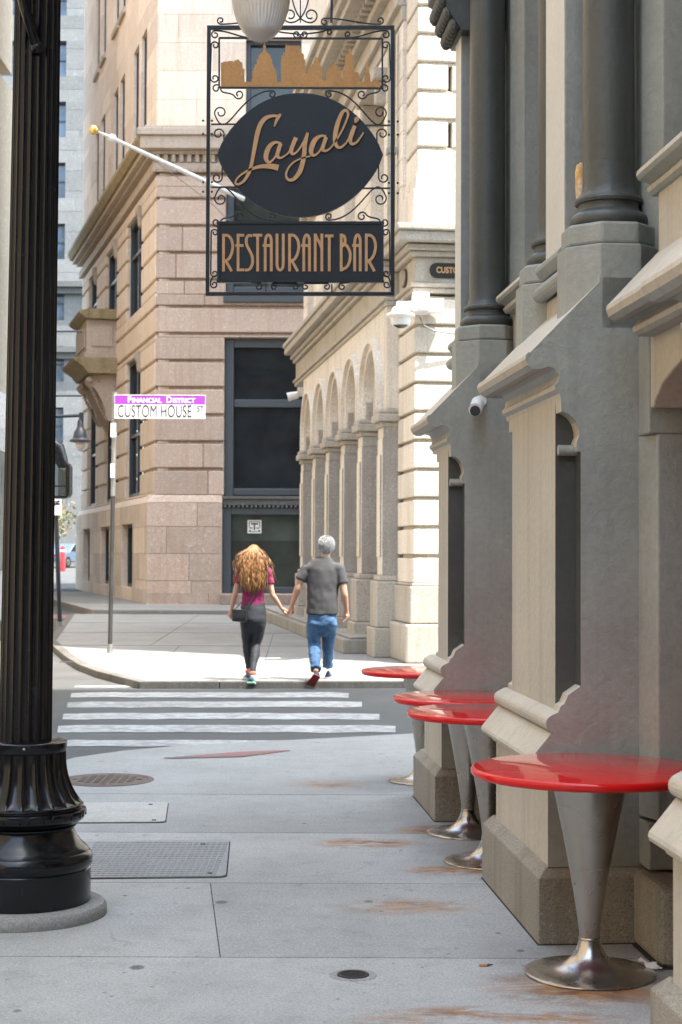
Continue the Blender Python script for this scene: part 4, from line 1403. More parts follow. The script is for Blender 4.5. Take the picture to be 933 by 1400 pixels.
    m.tube([(-.1, 1.36, 6.3), (-.1, 1.36, 9.5)], .06, 14); m.box(-.17, -.03, 1.28, 1.44, 7.6, 7.7)
    m.build('drainpipe', M['galvanised'], t, auto=40)
    return t
arc = build_arcade()
def arc_world(x, s, z):
    return Vector((A0[0] + x * math.cos(TA) - s * math.sin(TA), A0[1] + x * math.sin(TA) + s * math.cos(TA), z))

def build_arcade_fittings():
    # wall sign on the frieze of the corner
    c = arc_world(1.02, -.012, 5.61)
    t = thing('wall_sign', 'black street name plaque with gilt letters on the granite corner frieze', 'sign', c, TA)
    m = MB()
    def rrect(w, h, r, y0, y1):
        pts = []
        for cx, cz, a0 in ((w - r, h - r, 0), (-w + r, h - r, 90), (-w + r, -h + r, 180), (w - r, -h + r, 270)):
            for k in range(7):
                a = R(a0 + 15 * k); pts.append((cx + r * math.cos(a), cz + r * math.sin(a)))
        m.prism(pts, 'y', y0, y1)
    rrect(.80, .108, .10, -.015, .012)
    m.build('plate', M['plaque_black'], t, bevel=.004)
    put_mesh('lettering', text_mesh('CUSTOM HOUSE ST', .118, .80, .002, .0035, spacing=1.05), M['gold_letter'], t, (-.27, -.018, 0))
    # shift so the first letters come out beside the restaurant wall
    # oval medallion on the side frieze
    c = arc_world(-.012, .72, 5.61)
    t = thing('wall_medallion', 'small oval bronze plate on the side of the granite corner frieze', 'plate', c, TA)
    m = MB()
    pts = [(.20 * math.cos(2 * PI * k / 28), .14 * math.sin(2 * PI * k / 28)) for k in range(28)]
    m.prism(pts, 'x', -.02, .005); m.build('plate', M['bronze'], t, bevel=.006)
    m = MB(); m.prism([(p[0] * .8, p[1] * .8) for p in pts], 'x', -.026, -.015); m.build('boss', M['kerb_granite'], t, bevel=.004)
    # white dome camera on its arm
    a = P(572, 419, 22.85); d = P(548, 432, 22.45)
    t = thing('security_camera', 'white dome security camera on a wall arm at the granite corner', 'security camera', (d.x, d.y, d.z))
    m = MB()
    k = 22.45 / 2200
    prof = [(0, 12), (6, 12.5), (10, 12), (12, 9), (13, 5), (19.5, 2.2), (20, .8), (19.3, -1), (14, -2.5), (13.5, -6), (0, -6)]
    m.lathe([(r * k, z * k) for r, z in prof][::-1], 36); m.build('housing', M['white_plastic'], t, auto=35)
    m = MB(); m.lathe([(r * k, z * k) for r, z in [(0, -17), (5, -16.4), (9, -14), (11.5, -10), (12.5, -6)]], 28); m.build('dome', M['lens_glass'], t, smooth=True)
    m = MB(); m.lathe([(r * k, z * k) for r, z in [(12.9, -6), (13.2, -7.5), (10.6, -12.5), (11.8, -13), (14, -8), (13.8, -6)]], 28); m.build('bezel', M['white_plastic'], t, auto=40)
    m = MB()
    rel = a - d
    m.box(-6 * k, rel.x + .02, -.03, .05, 10 * k, 20 * k); m.box(rel.x - .10, rel.x + .14, .0, .42, rel.z - .12, rel.z + .14)
    m.box(rel.x + .141, rel.x + .36, .30, .44, rel.z - .10, rel.z + .10)
    m.build('arm', M['white_plastic'], t, bevel=.012)
    m = MB()
    pts = [P(574, 434, 22.72), P(580, 445, 22.72), P(592, 452, 22.8), P(606, 454, 22.83), P(625, 457, 22.88)]
    m.tube([p - d for p in pts], .012, 8); m.build('cable', M['galvanised'], t, smooth=True)
    # little camera at the far end
    p = P(402, 543, 36.2)
    t = thing('security_camera', 'small white camera at the far end of the arcade by the dark window', 'security camera', (p.x, p.y, p.z))
    m = MB(); m.tube([(-.14, 0, .0), (.10, 0, .06)], [.10, .08], 14); m.build('housing', M['white_plastic'], t, auto=50)
    m = MB(); m.box(.08, .35, -.03, .05, .02, .22); m.build('bracket', M['white_plastic'], t, bevel=.01)
    # bullet camera on the far buttress flank
    q = rest_world(.235, 9.36, 0)
    p = P(651, 556, 9.33)
    t = thing('security_camera', 'white bullet camera on the grey flank of the far buttress', 'security camera', (p.x, p.y, p.z), TH)
    k = 9.3 / 2200
    m = MB(); m.tube([(-6 * k, -.13, -8 * k), (2 * k, .0, 3 * k)], [.034, .036], 20); 
    m.build('housing', M['white_plastic'], t, auto=50)
    m = MB(); m.tube([(-6.9 * k, -.142, -9.0 * k), (-5.9 * k, -.128, -7.9 * k)], [.030, .030], 20); m.build('lens', M['lens_glass'], t, auto=50)
    m = MB(); m.tube([(-6.7 * k, -.150, -8.0 * k), (-2.5 * k, -.10, -2.8 * k), (2 * k, -.02, 4.0 * k)], [.039, .039, .039], 20, flat=1); 
    m.build('sun_shield', M['white_plastic'], t, auto=50)
    t.children[-1].location = (0, .004, .004)
    t.children[-1].scale = (.98, .92, 1)
    m = MB(); m.tube([(2 * k, -.01, 4 * k), (7 * k, .05, 9 * k)], .018, 12); m.tube([(8 * k, .028, 9 * k), (8 * k, .062, 9 * k)], .034, 20); m.build('bracket', M['white_plastic'], t, auto=40)
    # rusty fixture tucked behind the near column
    p = P(793, 255, 6.74)
    t = thing('rusty_fixture', 'narrow rust orange fixture half hidden behind the near dark column', 'wall fixture', (p.x + .012, p.y, p.z))
    m = MB()
    prof = [(0, -.125), (.012, -.115), (.026, -.07), (.032, 0), (.032, .06), (.026, .09), (.012, .10), (0, .102)]
    m.lathe(prof, 20); m.build('shell', M['rust_glow'], t, smooth=True)
    m = MB(); m.box(-.01, .12, .0, .03, -.02, .02); m.build('bracket', M['iron_cover'], t)
build_arcade_fittings()
def window_part(parent, axis, a, b, z0, z1, gd, fd, glass, frame, side=.10, bars=(), mull=0, rz=None):
    """one window: its glass gd behind the wall face, its frame from fd to the glass"""
    def bx(m, u0, u1, d0, d1, p0, p1):
        if axis == 'x': m.box(u0, u1, d0, d1, p0, p1)
        else: m.box(d0, d1, u0, u1, p0, p1)
    m = MB(); bx(m, a, b, gd, gd + .02, z0, z1)
    w = m.build('window', glass, parent, rz=rz)
    m = MB()
    e = gd - .004
    bx(m, a, a + side, fd, e, z0, z1); bx(m, b - side, b, fd, e, z0, z1)
    bx(m, a + side, b - side, fd, e, z1 - side, z1); bx(m, a + side, b - side, fd, e, z0, z0 + side)
    for z in bars: bx(m, a + side, b - side, fd + .03, e, z - .05, z + .05)
    for k in range(mull):
        c = a + (b - a) * (k + 1) / (mull + 1); bx(m, c - .04, c + .04, fd + .032, e - .002, z0 + side, z1 - side)
    m.build('frame', frame, w)
    return w

# ------------------------------------------------------------------ rose stone bank across the street
B0 = (-5.33, 45.8); TB = math.atan(.28)
def build_rose():
    t = thing('stone_building', 'rose and cream stone office building with rusticated courses at the street corner', 'building', (B0[0], B0[1], 0))
    RS, CS = M['rose_stone'], M['rose_stone_plain']
    WG = M['window_frame']
    zr = [3.22 + .775 * i for i in range(13)]           # rusticated courses, up to 13.3
    zr = [z for z in zr if z < 12.4] + [12.45]
    W = 13.0
    # front: courses, openings of the big windows
    fo = [(1.98, 4.46, 2.72, 7.72), (2.0, 4.55, 8.95, 12.05), (7.6, 10.0, 2.72, 7.72), (7.6, 10.1, 8.95, 12.05)]
    m = MB(); coursed_wall(m, -.0, W, zr, fo, .75, .09, .11, axis='x', blocks=4.2, rnd=random.Random(2)); m.build('front_wall', RS, t, bevel=.025, bseg=1)
    # basement courses, flared out
    m = MB()
    bo = [(1.95, 4.5, .42, 3.3), (7.5, 10.1, .42, 3.3)]
    coursed_wall(m, -.17, W, [.11, .78, 1.55, 2.32, 3.0], bo, .8, .012, .02, axis='x', blocks=1.7, rnd=random.Random(8))
    m.box(-.20, W, -.04, .8, .0, .115)
    for q in range(len(m.v)): m.v[q] = (m.v[q][0], m.v[q][1] - .17, m.v[q][2])
    b = len(m.v)
    m.prism([(-.17, 3.0), (.3, 3.0), (.3, 3.215), (-.015, 3.215)], 'x', -.17, 1.95); m.prism([(-.17, 3.0), (.3, 3.0), (.3, 3.215), (-.015, 3.215)], 'x', 4.5, 7.5)
    m.build('plinth', RS, t, bevel=.012, bseg=1)
    # left front, turned down the side street
    LL = 18.4
    so = [(a, b, z0, z1) for a, b in ((2.75, 5.9), (8.2, 11.2), (13.7, 16.2)) for z0, z1 in ((9.0, 12.05), (3.3, 7.62))]
    m = MB(); coursed_wall(m, 0, LL, zr, so, .75, .09, .10, blocks=None, rnd=random.Random(4)); m.build('side_wall', CS, t, bevel=.025, bseg=1, rz=TB)
    m = MB(); sb = [(3.0, 5.4, .5, 2.45), (8.4, 10.8, .5, 2.45), (13.8, 15.9, .5, 2.45)]
    coursed_wall(m, -.1, LL, [.11, .78, 1.55, 2.32, 3.0], sb, .8, .012, .02, blocks=1.9, rnd=random.Random(9))
    m.v = [(v[0] - .17, v[1], v[2]) for v in m.v]
    m.prism([(-.17, 3.0), (.3, 3.0), (.3, 3.215), (-.015, 3.215)], 'y', -.1, LL)
    m.build('side_plinth', CS, t, bevel=.012, bseg=1, rz=TB)
    for a, b, z0, z1 in so: window_part(t, 'y', a, b, z0, z1, .24, .13, M['dark_glass'], WG, .12, (z0 + 1.95,), 1, rz=TB)
    for a, b, z0, z1 in sb: window_part(t, 'y', a, b, z0, z1, .10, .03, M['dark_glass'], WG, .10, (), 1, rz=TB)
    for a, b, z0, z1 in so:      # carved keystone at each window head
        m = MB()
        m.prism([(-.05, z1 - .55), (.10, z1 - .62), (.25, z1 - .1), (.25, z1 + .1), (-.12, z1 + .05), (-.14, z1 - .15), (-.07, z1 - .3)], 'y', a + .10, a + .42)
        m.build('keystone', CS, t, bevel=.03, rz=TB)
    # big front windows
    blind_m = glass_dark('blind_behind_glass', (.035, .045, .038), .12, .5)
    for k, x0 in enumerate((1.98, 7.6)):
        x1 = x0 + 2.48
        m = MB(); m.box(x0, x1, .45, .47, 3.3, 7.65)
        w = m.build('window', M['dark_glass'], t)
        m = MB()
        for a, b in ((x0, x0 + .26), (x1 - .26, x1)): m.box(a, b, .22, .449, 2.72, 7.72)
        m.box(x0 + .26, x1 - .26, .24, .449, 7.46, 7.72); m.box(x0 + .26, x1 - .26, .30, .449, 5.75, 5.98); m.box(x0 + .26, x1 - .26, .24, .449, 3.22, 3.42)
        m.build('window_frame', WG, w, bevel=.02)
        m = MB(); m.box(x0 - .02, x1 + .02, -.02, .6, 2.93, 3.10); m.box(x0 - .04, x1 + .04, -.08, .6, 3.102, 3.19); 
        for i in range(20): m.box(x0 + .02 + i * .125, x0 + .09 + i * .125, -.06, .3, 2.86, 2.928)
        m.build('window_sill', M['grey_stone'], w, bevel=.01)
        m = MB(); m.box(x0, x1, .30, .32, .45, 1.93)
        g = m.build('shop_window', M['green_glass'], t)
        m = MB()
        for a, b in ((x0 - .03, x0 + .22), (x1 - .22, x1 + .03)): m.box(a, b, .05, .299, .42, 2.86)
        m.box(x0 + .22, x1 - .22, .05, .299, 2.66, 2.86); m.box(x0 + .22, x1 - .22, .1, .299, .42, .60)
        m.build('window_frame', WG, g, bevel=.02)
        m = MB(); m.box(x0 - .05, x1 + .05, -.30, .6, .11, .40); m.build('step', M['rose_stone'], g, bevel=.02)
        m = MB(); m.box(x0 + .2, x1 - .2, .30, .32, 1.931, 2.7); m.build('blind', blind_m, g)
    for k, x0 in enumerate((2.0, 7.6)):
        x1 = x0 + 2.55
        m = MB(); m.box(x0, x1, .42, .44, 9.0, 12.05); w = m.build('window', M['green_glass'], t)
        m = MB()
        for a, b in ((x0, x0 + .22), (x1 - .22, x1)): m.box(a, b, .24, .419, 8.95, 12.05)
        m.box(x0 + .22, x1 - .22, .26, .419, 11.85, 12.05); m.box(x0 + .22, x1 - .22, .26, .419, 8.95, 9.22); m.box(x0 + .22, x1 - .22, .3, .419, 10.6, 10.75); m.box((x0 + x1) / 2 - .06, (x0 + x1) / 2 + .06, .3, .418, 9.22, 10.6)
        m.box(x0 - .05, x1 + .05, -.1, .2, 8.72, 8.945)
        m.build('window_frame', WG, w, bevel=.02)
    # main string cornice with dentils, mossy on the side street
    m = MB()
    m.box(-.05, W, -.10, .75, 12.46, 12.72); m.box(-.18, W, -.18, .75, 12.95, 13.05); m.box(-.42, W, -.42, .75, 13.05, 13.42); m.box(-.50, W, -.50, .75, 13.422, 13.62); m.box(-.3, W, -.3, .75, 13.622, 13.74); m.box(0, W, .0, .75, 12.722, 12.948)
    for i in range(58): m.box(.0 + i * .225, .0 + i * .225 + .12, -.15, .3, 12.725, 12.945)
    for i in range(70): m.box(.0 + i * .185, .0 + i * .185 + .11, -.13, .2, 12.50, 12.60)
    m.build('string_cornice', CS, t, bevel=.015, bseg=1)
    m = MB()
    m.box(-.10, .75, -.02, LL + .3, 12.46, 12.72); m.box(0, .75, 0, LL, 12.722, 12.948); m.box(-.18, .75, -.05, LL + .4, 12.95, 13.05); m.box(-.34, .75, -.1, LL + .5, 13.052, 13.2)
    m.build('string_cornice', CS, t, bevel=.015, bseg=1, rz=TB)
    m = MB(); m.prism([(.75, 13.20), (-.42, 13.20), (-.52, 13.42), (-.50, 13.60), (.3, 13.78), (.75, 13.78)], 'y', -.15, LL + .6); m.build('mossy_coping', M['mossy_stone'], t, bevel=.02, rz=TB)
    # upper storeys
    fz = [13.75 + .82 * i for i in range(36)]
    uo = [(2.55, 4.15, 14.05 + 5.2 * i, 16.35 + 5.2 * i) for i in range(5)] + [(6.5, 8.1, 14.05 + 5.2 * i, 16.35 + 5.2 * i) for i in range(5)] + [(9.6, 11.2, 14.05 + 5.2 * i, 16.35 + 5.2 * i) for i in range(5)]
    m = MB(); coursed_wall(m, 0.04, W, fz, uo, .7, .012, .012, axis='x', blocks=2.3, rnd=random.Random(12)); m.build('upper_front_wall', CS, t)
    ws = []
    for a, b in ((1.9, 2.95), (3.5, 4.6), (6.6, 7.7), (8.2, 9.3), (11.6, 12.7), (13.4, 14.5)):
        for i in range(5):
            z = 14.25 + 5.15 * i; ws.append((a, b, z, z + 3.0))
    m = MB(); coursed_wall(m, 0.04, LL, fz, ws, .7, .012, .012, blocks=2.4, rnd=random.Random(13)); m.build('upper_side_wall', CS, t, rz=TB)
    for a, b, z0, z1 in ws:
        w = window_part(t, 'y', a, b, z0, z1, .16, .09, M['dark_glass'], WG, .07, ((z0 + z1) / 2,), 0, rz=TB)
        m = MB(); m.box(-.10, .3, a - .15, b + .15, z0 - .22, z0 - .02); m.build('sill', CS, w, bevel=.02)
    for a, b, z0, z1 in uo:
        w = window_part(t, 'x', a, b, z0, z1, .40, .25, M['green_glass'], WG, .12, ((z0 + z1) / 2,), 0)
        m = MB(); m.box(a - .1, b + .1, -.08, .2, z0 - .2, z0 - .01); m.build('sill', CS, w)
    m = MB(); m.box(.78, W, .8, 14, 0, 43); m.build('core', CS, t)
    # balcony on two scrolled consoles over the side street
    bal = MB()
    bs0, bs1 = 8.35, 11.3
    zf = 7.95
    bal.box(-.98, .1, bs0, bs1, zf + .32, zf + 1.42)
    for i in range(5):
        a = bs0 + .3 + i * .52
        bal.box(-1.03, -.981, a, a + .36, zf + .5, zf + 1.25)
    bal.box(-.80, -.1, bs0 - .045, bs0 - .001, zf + .52, zf + 1.22)
    bal.box(-1.05, .1, bs0 - .06, bs1 + .06, zf + .12, zf + .318)
    o = bal.build('balcony', CS, t, bevel=.02, rz=TB)
    m = MB(); m.prism([(.1, zf + 1.425), (-1.0, zf + 1.425), (-1.22, zf + 1.58), (-1.24, zf + 1.68), (-.9, zf + 1.76), (.1, zf + 1.76)], 'y', bs0 - .2, bs1 + .2)
    m.build('balcony_rail', M['mossy_stone'], o, bevel=.015)
    m = MB(); m.prism([(.1, zf - .42), (-.95, zf - .42), (-1.05, zf - .30), (-1.1, zf - .22), (-1.42, zf + .0), (-1.45, zf + .10), (.1, zf + .118)], 'y', bs0 - .34, bs1 + .34)
    m.build('balcony_slab', M['mossy_stone'], o, bevel=.02)
    for c in (bs0 + .25, bs1 - .35):
        m = MB()
        prof = [(.1, zf - .43), (-.86, zf - .43)]
        for k in range(9):
            a = PI * .5 + PI * k / 8
            prof.append((-.74 + .20 * math.cos(a) * 1.1, zf - .65 + .20 * math.sin(a)))
        prof += [(-.60, zf - 1.0), (-.42, zf - 1.35), (-.33, zf - 1.65), (-.32, zf - 1.85), (-.22, zf - 1.98), (-.08, zf - 1.95), (.0, zf - 2.1), (.1, zf - 2.1)]
        m.prism(prof, 'y', c - .24, c + .24)
        for k in range(12):   # carved beads down the face
            u = k / 11
            m.ball((-.78 + .46 * u, c, zf - .86 - 1.0 * u), .075 - .02 * u, 10, 6, (.7, 1.6, .8))
        m.ball((-.86, c - .30, zf - .62), .12, 12, 8); m.ball((-.86, c + .30, zf - .62), .12, 12, 8)
        for k in range(14):
            a = 5.0 * k / 13
            m.ball((-.73 + (.16 - .02 * k * .4) * math.cos(a), c - .245, zf - .66 + (.16 - .02 * k * .4) * math.sin(a)), .045, 8, 6)
        m.build('console', CS, o, bevel=.02)
    return t
build_rose()

def build_street_bits():
    WG_ = M['window_frame']
    # flag pole
    a, b = P(333, 272, 45.7), P(128.5, 177.5, 42.0)
    t = thing('flagpole', 'white slanting flagpole with gilt ball high on the rose stone building', 'flagpole', tuple(a))
    d = b - a
    m = MB(); n = 8
    m.tube([d * (i / n) for i in range(n)] + [d * .945], [.075 - .027 * i / n for i in range(n)] + [.045], 16); m.build('pole', M['white_paint'], t, auto=50)
    m = MB(); m.tube([d * .865, d * .875, d * .895, d * .905], [.07, .11, .11, .07], 16); m.tube([d * .905, d * .985], .028, 10); m.build('truck', M['white_paint'], t, auto=50)
    m = MB(); m.ball(d, .125, 20, 14); m.build('ball', M['gold'], t, smooth=True)
    m = MB(); m.tube([d * .62 + Vector((0, 0, -.06)), d * .4 + Vector((0, 0, -.32)), d * .22 + Vector((0, 0, -.55)), d * .05 + Vector((0, .1, -.9))], .012, 6); m.build('halyard', M['galvanised'], t)
    # white pictogram sign in the shop window
    p = P(348, 720, 46.0)
    t = thing('window_sign', 'small white square sign with a black symbol in the dark shop window', 'sign', (p.x, 45.8 - .17 + .12 + .32, p.z))
    t.location.y = 46.09
    m = MB(); m.box(-.20, .20, -.012, 0, -.19, .19); m.build('plate', M['sign_white'], t, bevel=.005)
    m = MB()
    y0, y1 = -.016, -.011
    for x0, x1, z0, z1 in ((-.16, .16, .13, .15), (-.16, -.14, -.02, .128), (.14, .16, -.02, .128), (-.10, .10, .06, .105), (-.02, .02, -.10, .058), (-.15, -.05, -.05, -.025), (.05, .15, -.05, -.025), (-.16, -.10, -.15, -.10), (.10, .16, -.15, -.10), (-.08, .08, -.15, -.13)):
        m.box(x0, x1, y0, y1, z0, z1)
    m.build('symbol', M['sign_black'], t)
    # street name sign
    g = G(150.5, 893)
    D = g.y
    top = P(157.5, 536, D)
    t = thing('street_name_sign', 'Custom House St street sign with purple header on a thin grey post', 'street sign', (g.x, g.y, 0))
    k = D / 2200
    m = MB()
    lean = top - g
    pt = lambda u: Vector((lean.x * u, 0, lean.z * u))
    m.tube([pt(0), pt(.83)], .034, 4); m.build('post', M['post_dark'], t)
    m = MB(); m.tube([pt(.826), pt(1.0)], .046, 4); m.tube([pt(.60), pt(.83)], .036, 8); m.build('upper_post', M['galvanised'], t)
    m = MB()
    for u, w in ((.855, .05), (.70, .04)):
        m = MB(); m.box(pt(u).x - w, pt(u).x + w * .7, -.055, -.05, pt(u).z - .12, pt(u).z + .10)
        m.build('sticker', M['sign_white'], t)
    m = MB(); m.tube([pt(-.0), pt(.035)], .05, 6); m.build('foot_sleeve', M['galvanised'], t)
    tl, br = P(158, 541, D), P(281, 573, D)
    cx, cz = (tl.x + br.x) / 2 - g.x, (tl.z + br.z) / 2
    w, h = (br.x - tl.x) / 2, (tl.z - br.z) / 2
    zs = cz + h - 2 * h * .385
    m = MB(); m.box(cx - w, cx + w, -.05, -.042, cz - h, zs - .001); pl = m.build('name_plate', M['sign_white'], t)
    m = MB(); m.box(cx - w, cx + w, -.05, -.042, zs + .001, cz + h); hd = m.build('header_plate', M['purple'], t)
    m = MB()
    for a, b, c, d_ in ((cx - w - .006, cx + w + .006, cz + h, cz + h + .012), (cx - w - .006, cx - w, cz - h, cz + h), (cx + w, cx + w + .006, cz - h, cz + h)): m.box(a, b, -.053, -.040, c, d_)
    m.build('edge', M['white_paint'], t)
    put_mesh('lettering', text_mesh('CUSTOM HOUSE', .27, .565, .001, -.001), M['sign_black'], pl, (cx - w * .12, -.053, (cz - h + zs) / 2 - .004))
    put_mesh('lettering', text_mesh('ST', .13, .8, .001, 0), M['sign_black'], pl, (cx + w * .895, -.053, (cz - h + zs) / 2 + .04))
    zc = (zs + cz + h) / 2
    parts = [('F', .135), ('INANCIAL', .102), (' ', .1), ('D', .135), ('ISTRICT', .102)]
    made = []
    for tx, sz in parts:
        if tx == ' ': made.append((None, .06, sz)); continue
        me = text_mesh(tx, sz, .98, .001, .004, 'LEFT')
        xs = [v.co.x for v in me.vertices]; made.append((me, max(xs) - min(xs) + .012, sz))
    tot = sum(q[1] for q in made); x = cx + .03 - tot / 2
    for me, w_, sz in made:
        if me:
            x0 = min(v.co.x for v in me.vertices)
            put_mesh('lettering', me, M['sign_white'], hd, (x - x0, -.053, zc + (0 if sz > .11 else -.0115)))
        x += w_
    # leaning dark post with small white sign, farther up
    d2 = 34.0
    a, b = P(82.5, 851, d2), P(76.5, 690, d2)
    a.z = ROAD_Z
    t = thing('sign_post', 'dark leaning post with small white no parking pictogram sign beyond the lamp post', 'sign post', tuple(a))
    m = MB(); m.tube([(0, 0, 0), b - a], .048, 8); m.build('post', M['black_iron'], t)
    m = MB(); m.tube([(0, 0, 0), (b - a) * .07], .075, 8); m.build('foot_sleeve', M['galvanised'], t)
    c = P(77, 693, d2) - a
    m = MB(); m.box(c.x - .13, c.x + .13, -.07, -.06, c.z - .18, c.z + .18); sp = m.build('plate', M['sign_white'], t, bevel=.01)
    m = MB(); m.box(c.x - .07, c.x + .09, -.074, -.06, c.z + .04, c.z + .08); m.box(c.x - .07, c.x + .09, -.074, -.06, c.z + .10, c.z + .12)
    m.add([(c.x - .06, -.074, c.z + .0), (c.x - .03, -.074, c.z + .0), (c.x + .09, -.074, c.z + .14), (c.x + .06, -.074, c.z + .14)], [(0, 1, 2, 3)])
    m.build('symbol', M['sign_black'], sp, fix=False)
    # gooseneck lamp on a post that stands behind the fluted one
    d3 = 30.0
    q = P(50, 800, d3)
    t = thing('street_lamp', 'small black bell shaped lamp on a bracket arm in front of the rose stone building', 'street lamp', (q.x, d3, ROAD_Z))
    def Q(px, py): 
        p = P(px, py, d3); return Vector((p.x - q.x, 0, p.z - ROAD_Z))
    m = MB(); m.tube([(0, 0, 0), (0, 0, .8), (0, 0, .9), (0, 0, 6.2)], [.14, .12, .075, .06], 16); m.build('post', M['black_iron'], t, auto=40)
    m = MB()
    m.tube([Vector((0, 0, Q(0, 570).z)), Q(112, 568)], .032, 10); m.tube([Q(111.5, 564), Q(111.5, 577)], .045, 10)
    m.build('arm', M['black_iron'], t)
    for y in (541, 453):
        m = MB(); m.tube([Vector((0, 0, Q(0, y).z)), Q(112, y)], .018, 8); m.build('rod', M['black_iron'], t)
    c = Q(110, 603); k = d3 / 2200
    m = MB(); m.lathe([(r * k, z * k) for r, z in ((2.5, 30), (4, 27), (4.6, 20), (5.5, 17), (8.5, 12), (10, 4), (14.5, 1), (14.6, -1), (9, -2))][::-1], 28, c); m.build('shade', M['black_iron'], t, auto=40)
    m = MB(); m.lathe([(r * k, z * k) for r, z in ((0, -14), (3, -13), (6, -8), (7.5, -2))], 24, c); m.build('globe', lamp_glass, t, smooth=True)
    # far red bollard
    d4 = 88.0
    zg = .42 + (d4 - 80) * .016
    p = P(86, 780, d4)
    t = thing('bollard', 'red bollard far up the side street in front of the blue car', 'bollard', (p.x, d4, zg))
    m = MB(); m.lathe([(.15, 0), (.15, 1.28), (.12, 1.36), (.0, 1.40)], 20); m.build('body', plain('red_paint', (.55, .03, .035), .45), t, auto=40)
    m = MB(); m.lathe([(.153, 1.08), (.153, 1.2)], 20); m.build('band', M['sign_white'], t)
    # far car
    d5 = 97.0
    p = P(91, 775, d5); zg = .42 + (d5 - 80) * .016
    t = thing('parked_car', 'silver blue car parked far up the side street behind the red bollard', 'car', (p.x, d5, zg), R(70))
    car = plain('car_paint', (.13, .18, .25), .25, .3, coat=.5)
    body = [(-2.15, .35), (-2.2, .62), (-2.05, .86), (-1.15, .95), (-.55, 1.42), (.75, 1.45), (1.5, 1.0), (2.1, .92), (2.2, .6), (2.15, .33)]
    m = MB(); m.prism(body, 'y', -.86, .86); m.build('body', car, t, bevel=.06)
    m = MB(); m.prism([(-1.0, .97), (-.5, 1.36), (.7, 1.38), (1.3, 1.0)], 'y', -.868, .868); m.build('window', M['dark_glass'], t)
    for sx in (-1.35, 1.35):
        for sy in (-.8, .8):
            m = MB(); m.tube([(sx, sy - .1, .33), (sx, sy + .1, .33)], .33, 20); w = m.build('wheel', M['black_plastic'], t, auto=40)
            m = MB(); m.tube([(sx, sy - .112, .33), (sx, sy + .112, .33)], .19, 16); m.build('rim', M['steel'], w, auto=40)
    for sy in (-.6, .6):
        m = MB(); m.box(-2.21, -2.1, sy - .2, sy + .2, .66, .8); m.build('tail_light', plain('red_lens', (.4, .02, .02), .2), t)
    # bus stopped at the left, only its edge and its mirror clear of the lamp post
    t = thing('bus', 'white and grey bus at the left edge behind the black lamp post', 'bus', (-3.42, 17.9, ROAD_Z))
    white = plain('bus_paint', (.52, .53, .54), .3, coat=.4)
    m = MB()
    sec = [(-2.5, .35), (0, .35), (0, 2.9), (-.10, 3.25), (-.35, 3.42), (-2.15, 3.42), (-2.4, 3.25), (-2.5, 2.9)]
    m.prism(sec, 'y', -9.5, -.25); m.build('body', white, t, bevel=.03)
    m = MB(); m.prism([(-2.42, .40), (-.08, .40), (-.08, 2.85), (-.2, 3.2), (-.4, 3.34), (-2.1, 3.34), (-2.42, 2.85)], 'y', -.25, .02); m.build('nose', white, t, bevel=.05)
    m = MB(); m.box(-.01, .012, -9.2, -1.6, 1.45, 2.65); m.build('side_window', M['blind_glass'], t)
    m = MB(); m.box(-.01, .014, -9.4, -.4, .74, .92); m.build('teal_stripe', plain('teal_vinyl', (.07, .30, .27), .4), t)
    m = MB(); m.box(-.01, .014, -9.4, -.4, .48, .60); m.build('orange_stripe', plain('orange_vinyl', (.45, .15, .06), .4), t)
    m = MB(); m.box(-.01, .03, -2.35, -2.05, 2.25, 2.8); m.build('side_marker', plain('yellow_lens', (.70, .45, .02), .3), t)
    m = MB(); m.box(-.01, .018, -2.5, -2.1, 1.15, 1.75); m.build('blue_notice', plain('blue_notice', (.08, .20, .45), .4), t)
    for y in (-1.9, -7.3):
        m = MB(); m.tube([(-.32, y, .49), (.02, y, .49)], .48, 28); w = m.build('wheel', M['black_plastic'], t, auto=40)
        m = MB(); m.tube([(-.2, y, .49), (.035, y, .49)], .27, 20); m.build('rim', M['steel'], w, auto=40)
    mo = Vector((-3.42, 17.9, ROAD_Z))
    d6 = 17.9
    def B(px, py): return P(px, py, d6) - mo
    m = MB()
    cpt = [B(58, 612), B(68, 606), B(78, 614), B(85, 632), B(86, 640)]
    m.tube(cpt, [.06, .085, .095, .07, .05], 14)
    arm = m.build('mirror_arm', M['black_plastic'], t, smooth=True)
    m = MB()
    c0 = B(81.5, 656.5)
    pts = []
    hw, hh, r = .125, .205, .07
    for cx, cz, a0 in ((hw - r, hh - r, 0), (-hw + r, hh - r, 90), (-hw + r, -hh + r, 180), (hw - r, -hh + r, 270)):
        for k2 in range(6):
            a = R(a0 + 18 * k2); pts.append((c0.x + cx + r * math.cos(a), c0.z + cz + r * math.sin(a)))
    m.prism(pts, 'y', -.02, .16); mh = m.build('mirror_housing', M['black_plastic'], t, bevel=.03)
    mm, nt_, b_ = new_mat('mirror_glass'); b_.inputs['Metallic'].default_value = 1; b_.inputs['Roughness'].default_value = .03; b_.inputs['Base Color'].default_value = (.35, .37, .36, 1)
    m = MB(); m.box(c0.x - .10, c0.x + .075, -.026, -.019, c0.z - .06, c0.z + .175); m.build('mirror_glass', mm, mh, rz=0)
    m = MB(); m.box(c0.x - .10, c0.x + .075, -.026, -.019, c0.z - .175, c0.z - .075); m.build('wide_mirror', mm, mh)
    # young street tree up the side street
    d7 = 70.0; zg = .26
    p = P(84, 740, d7)
    t = thing('street_tree', 'small ochre leaved street tree half hidden behind the lamp post', 'tree', (p.x - .9, d7, zg))
    m = MB()
    m.tube([(0, 0, 0), (.03, 0, 1.2), (-.02, .05, 2.3), (.1, 0, 3.2)], [.09, .075, .06, .03], 10)
    rnd = random.Random(4)
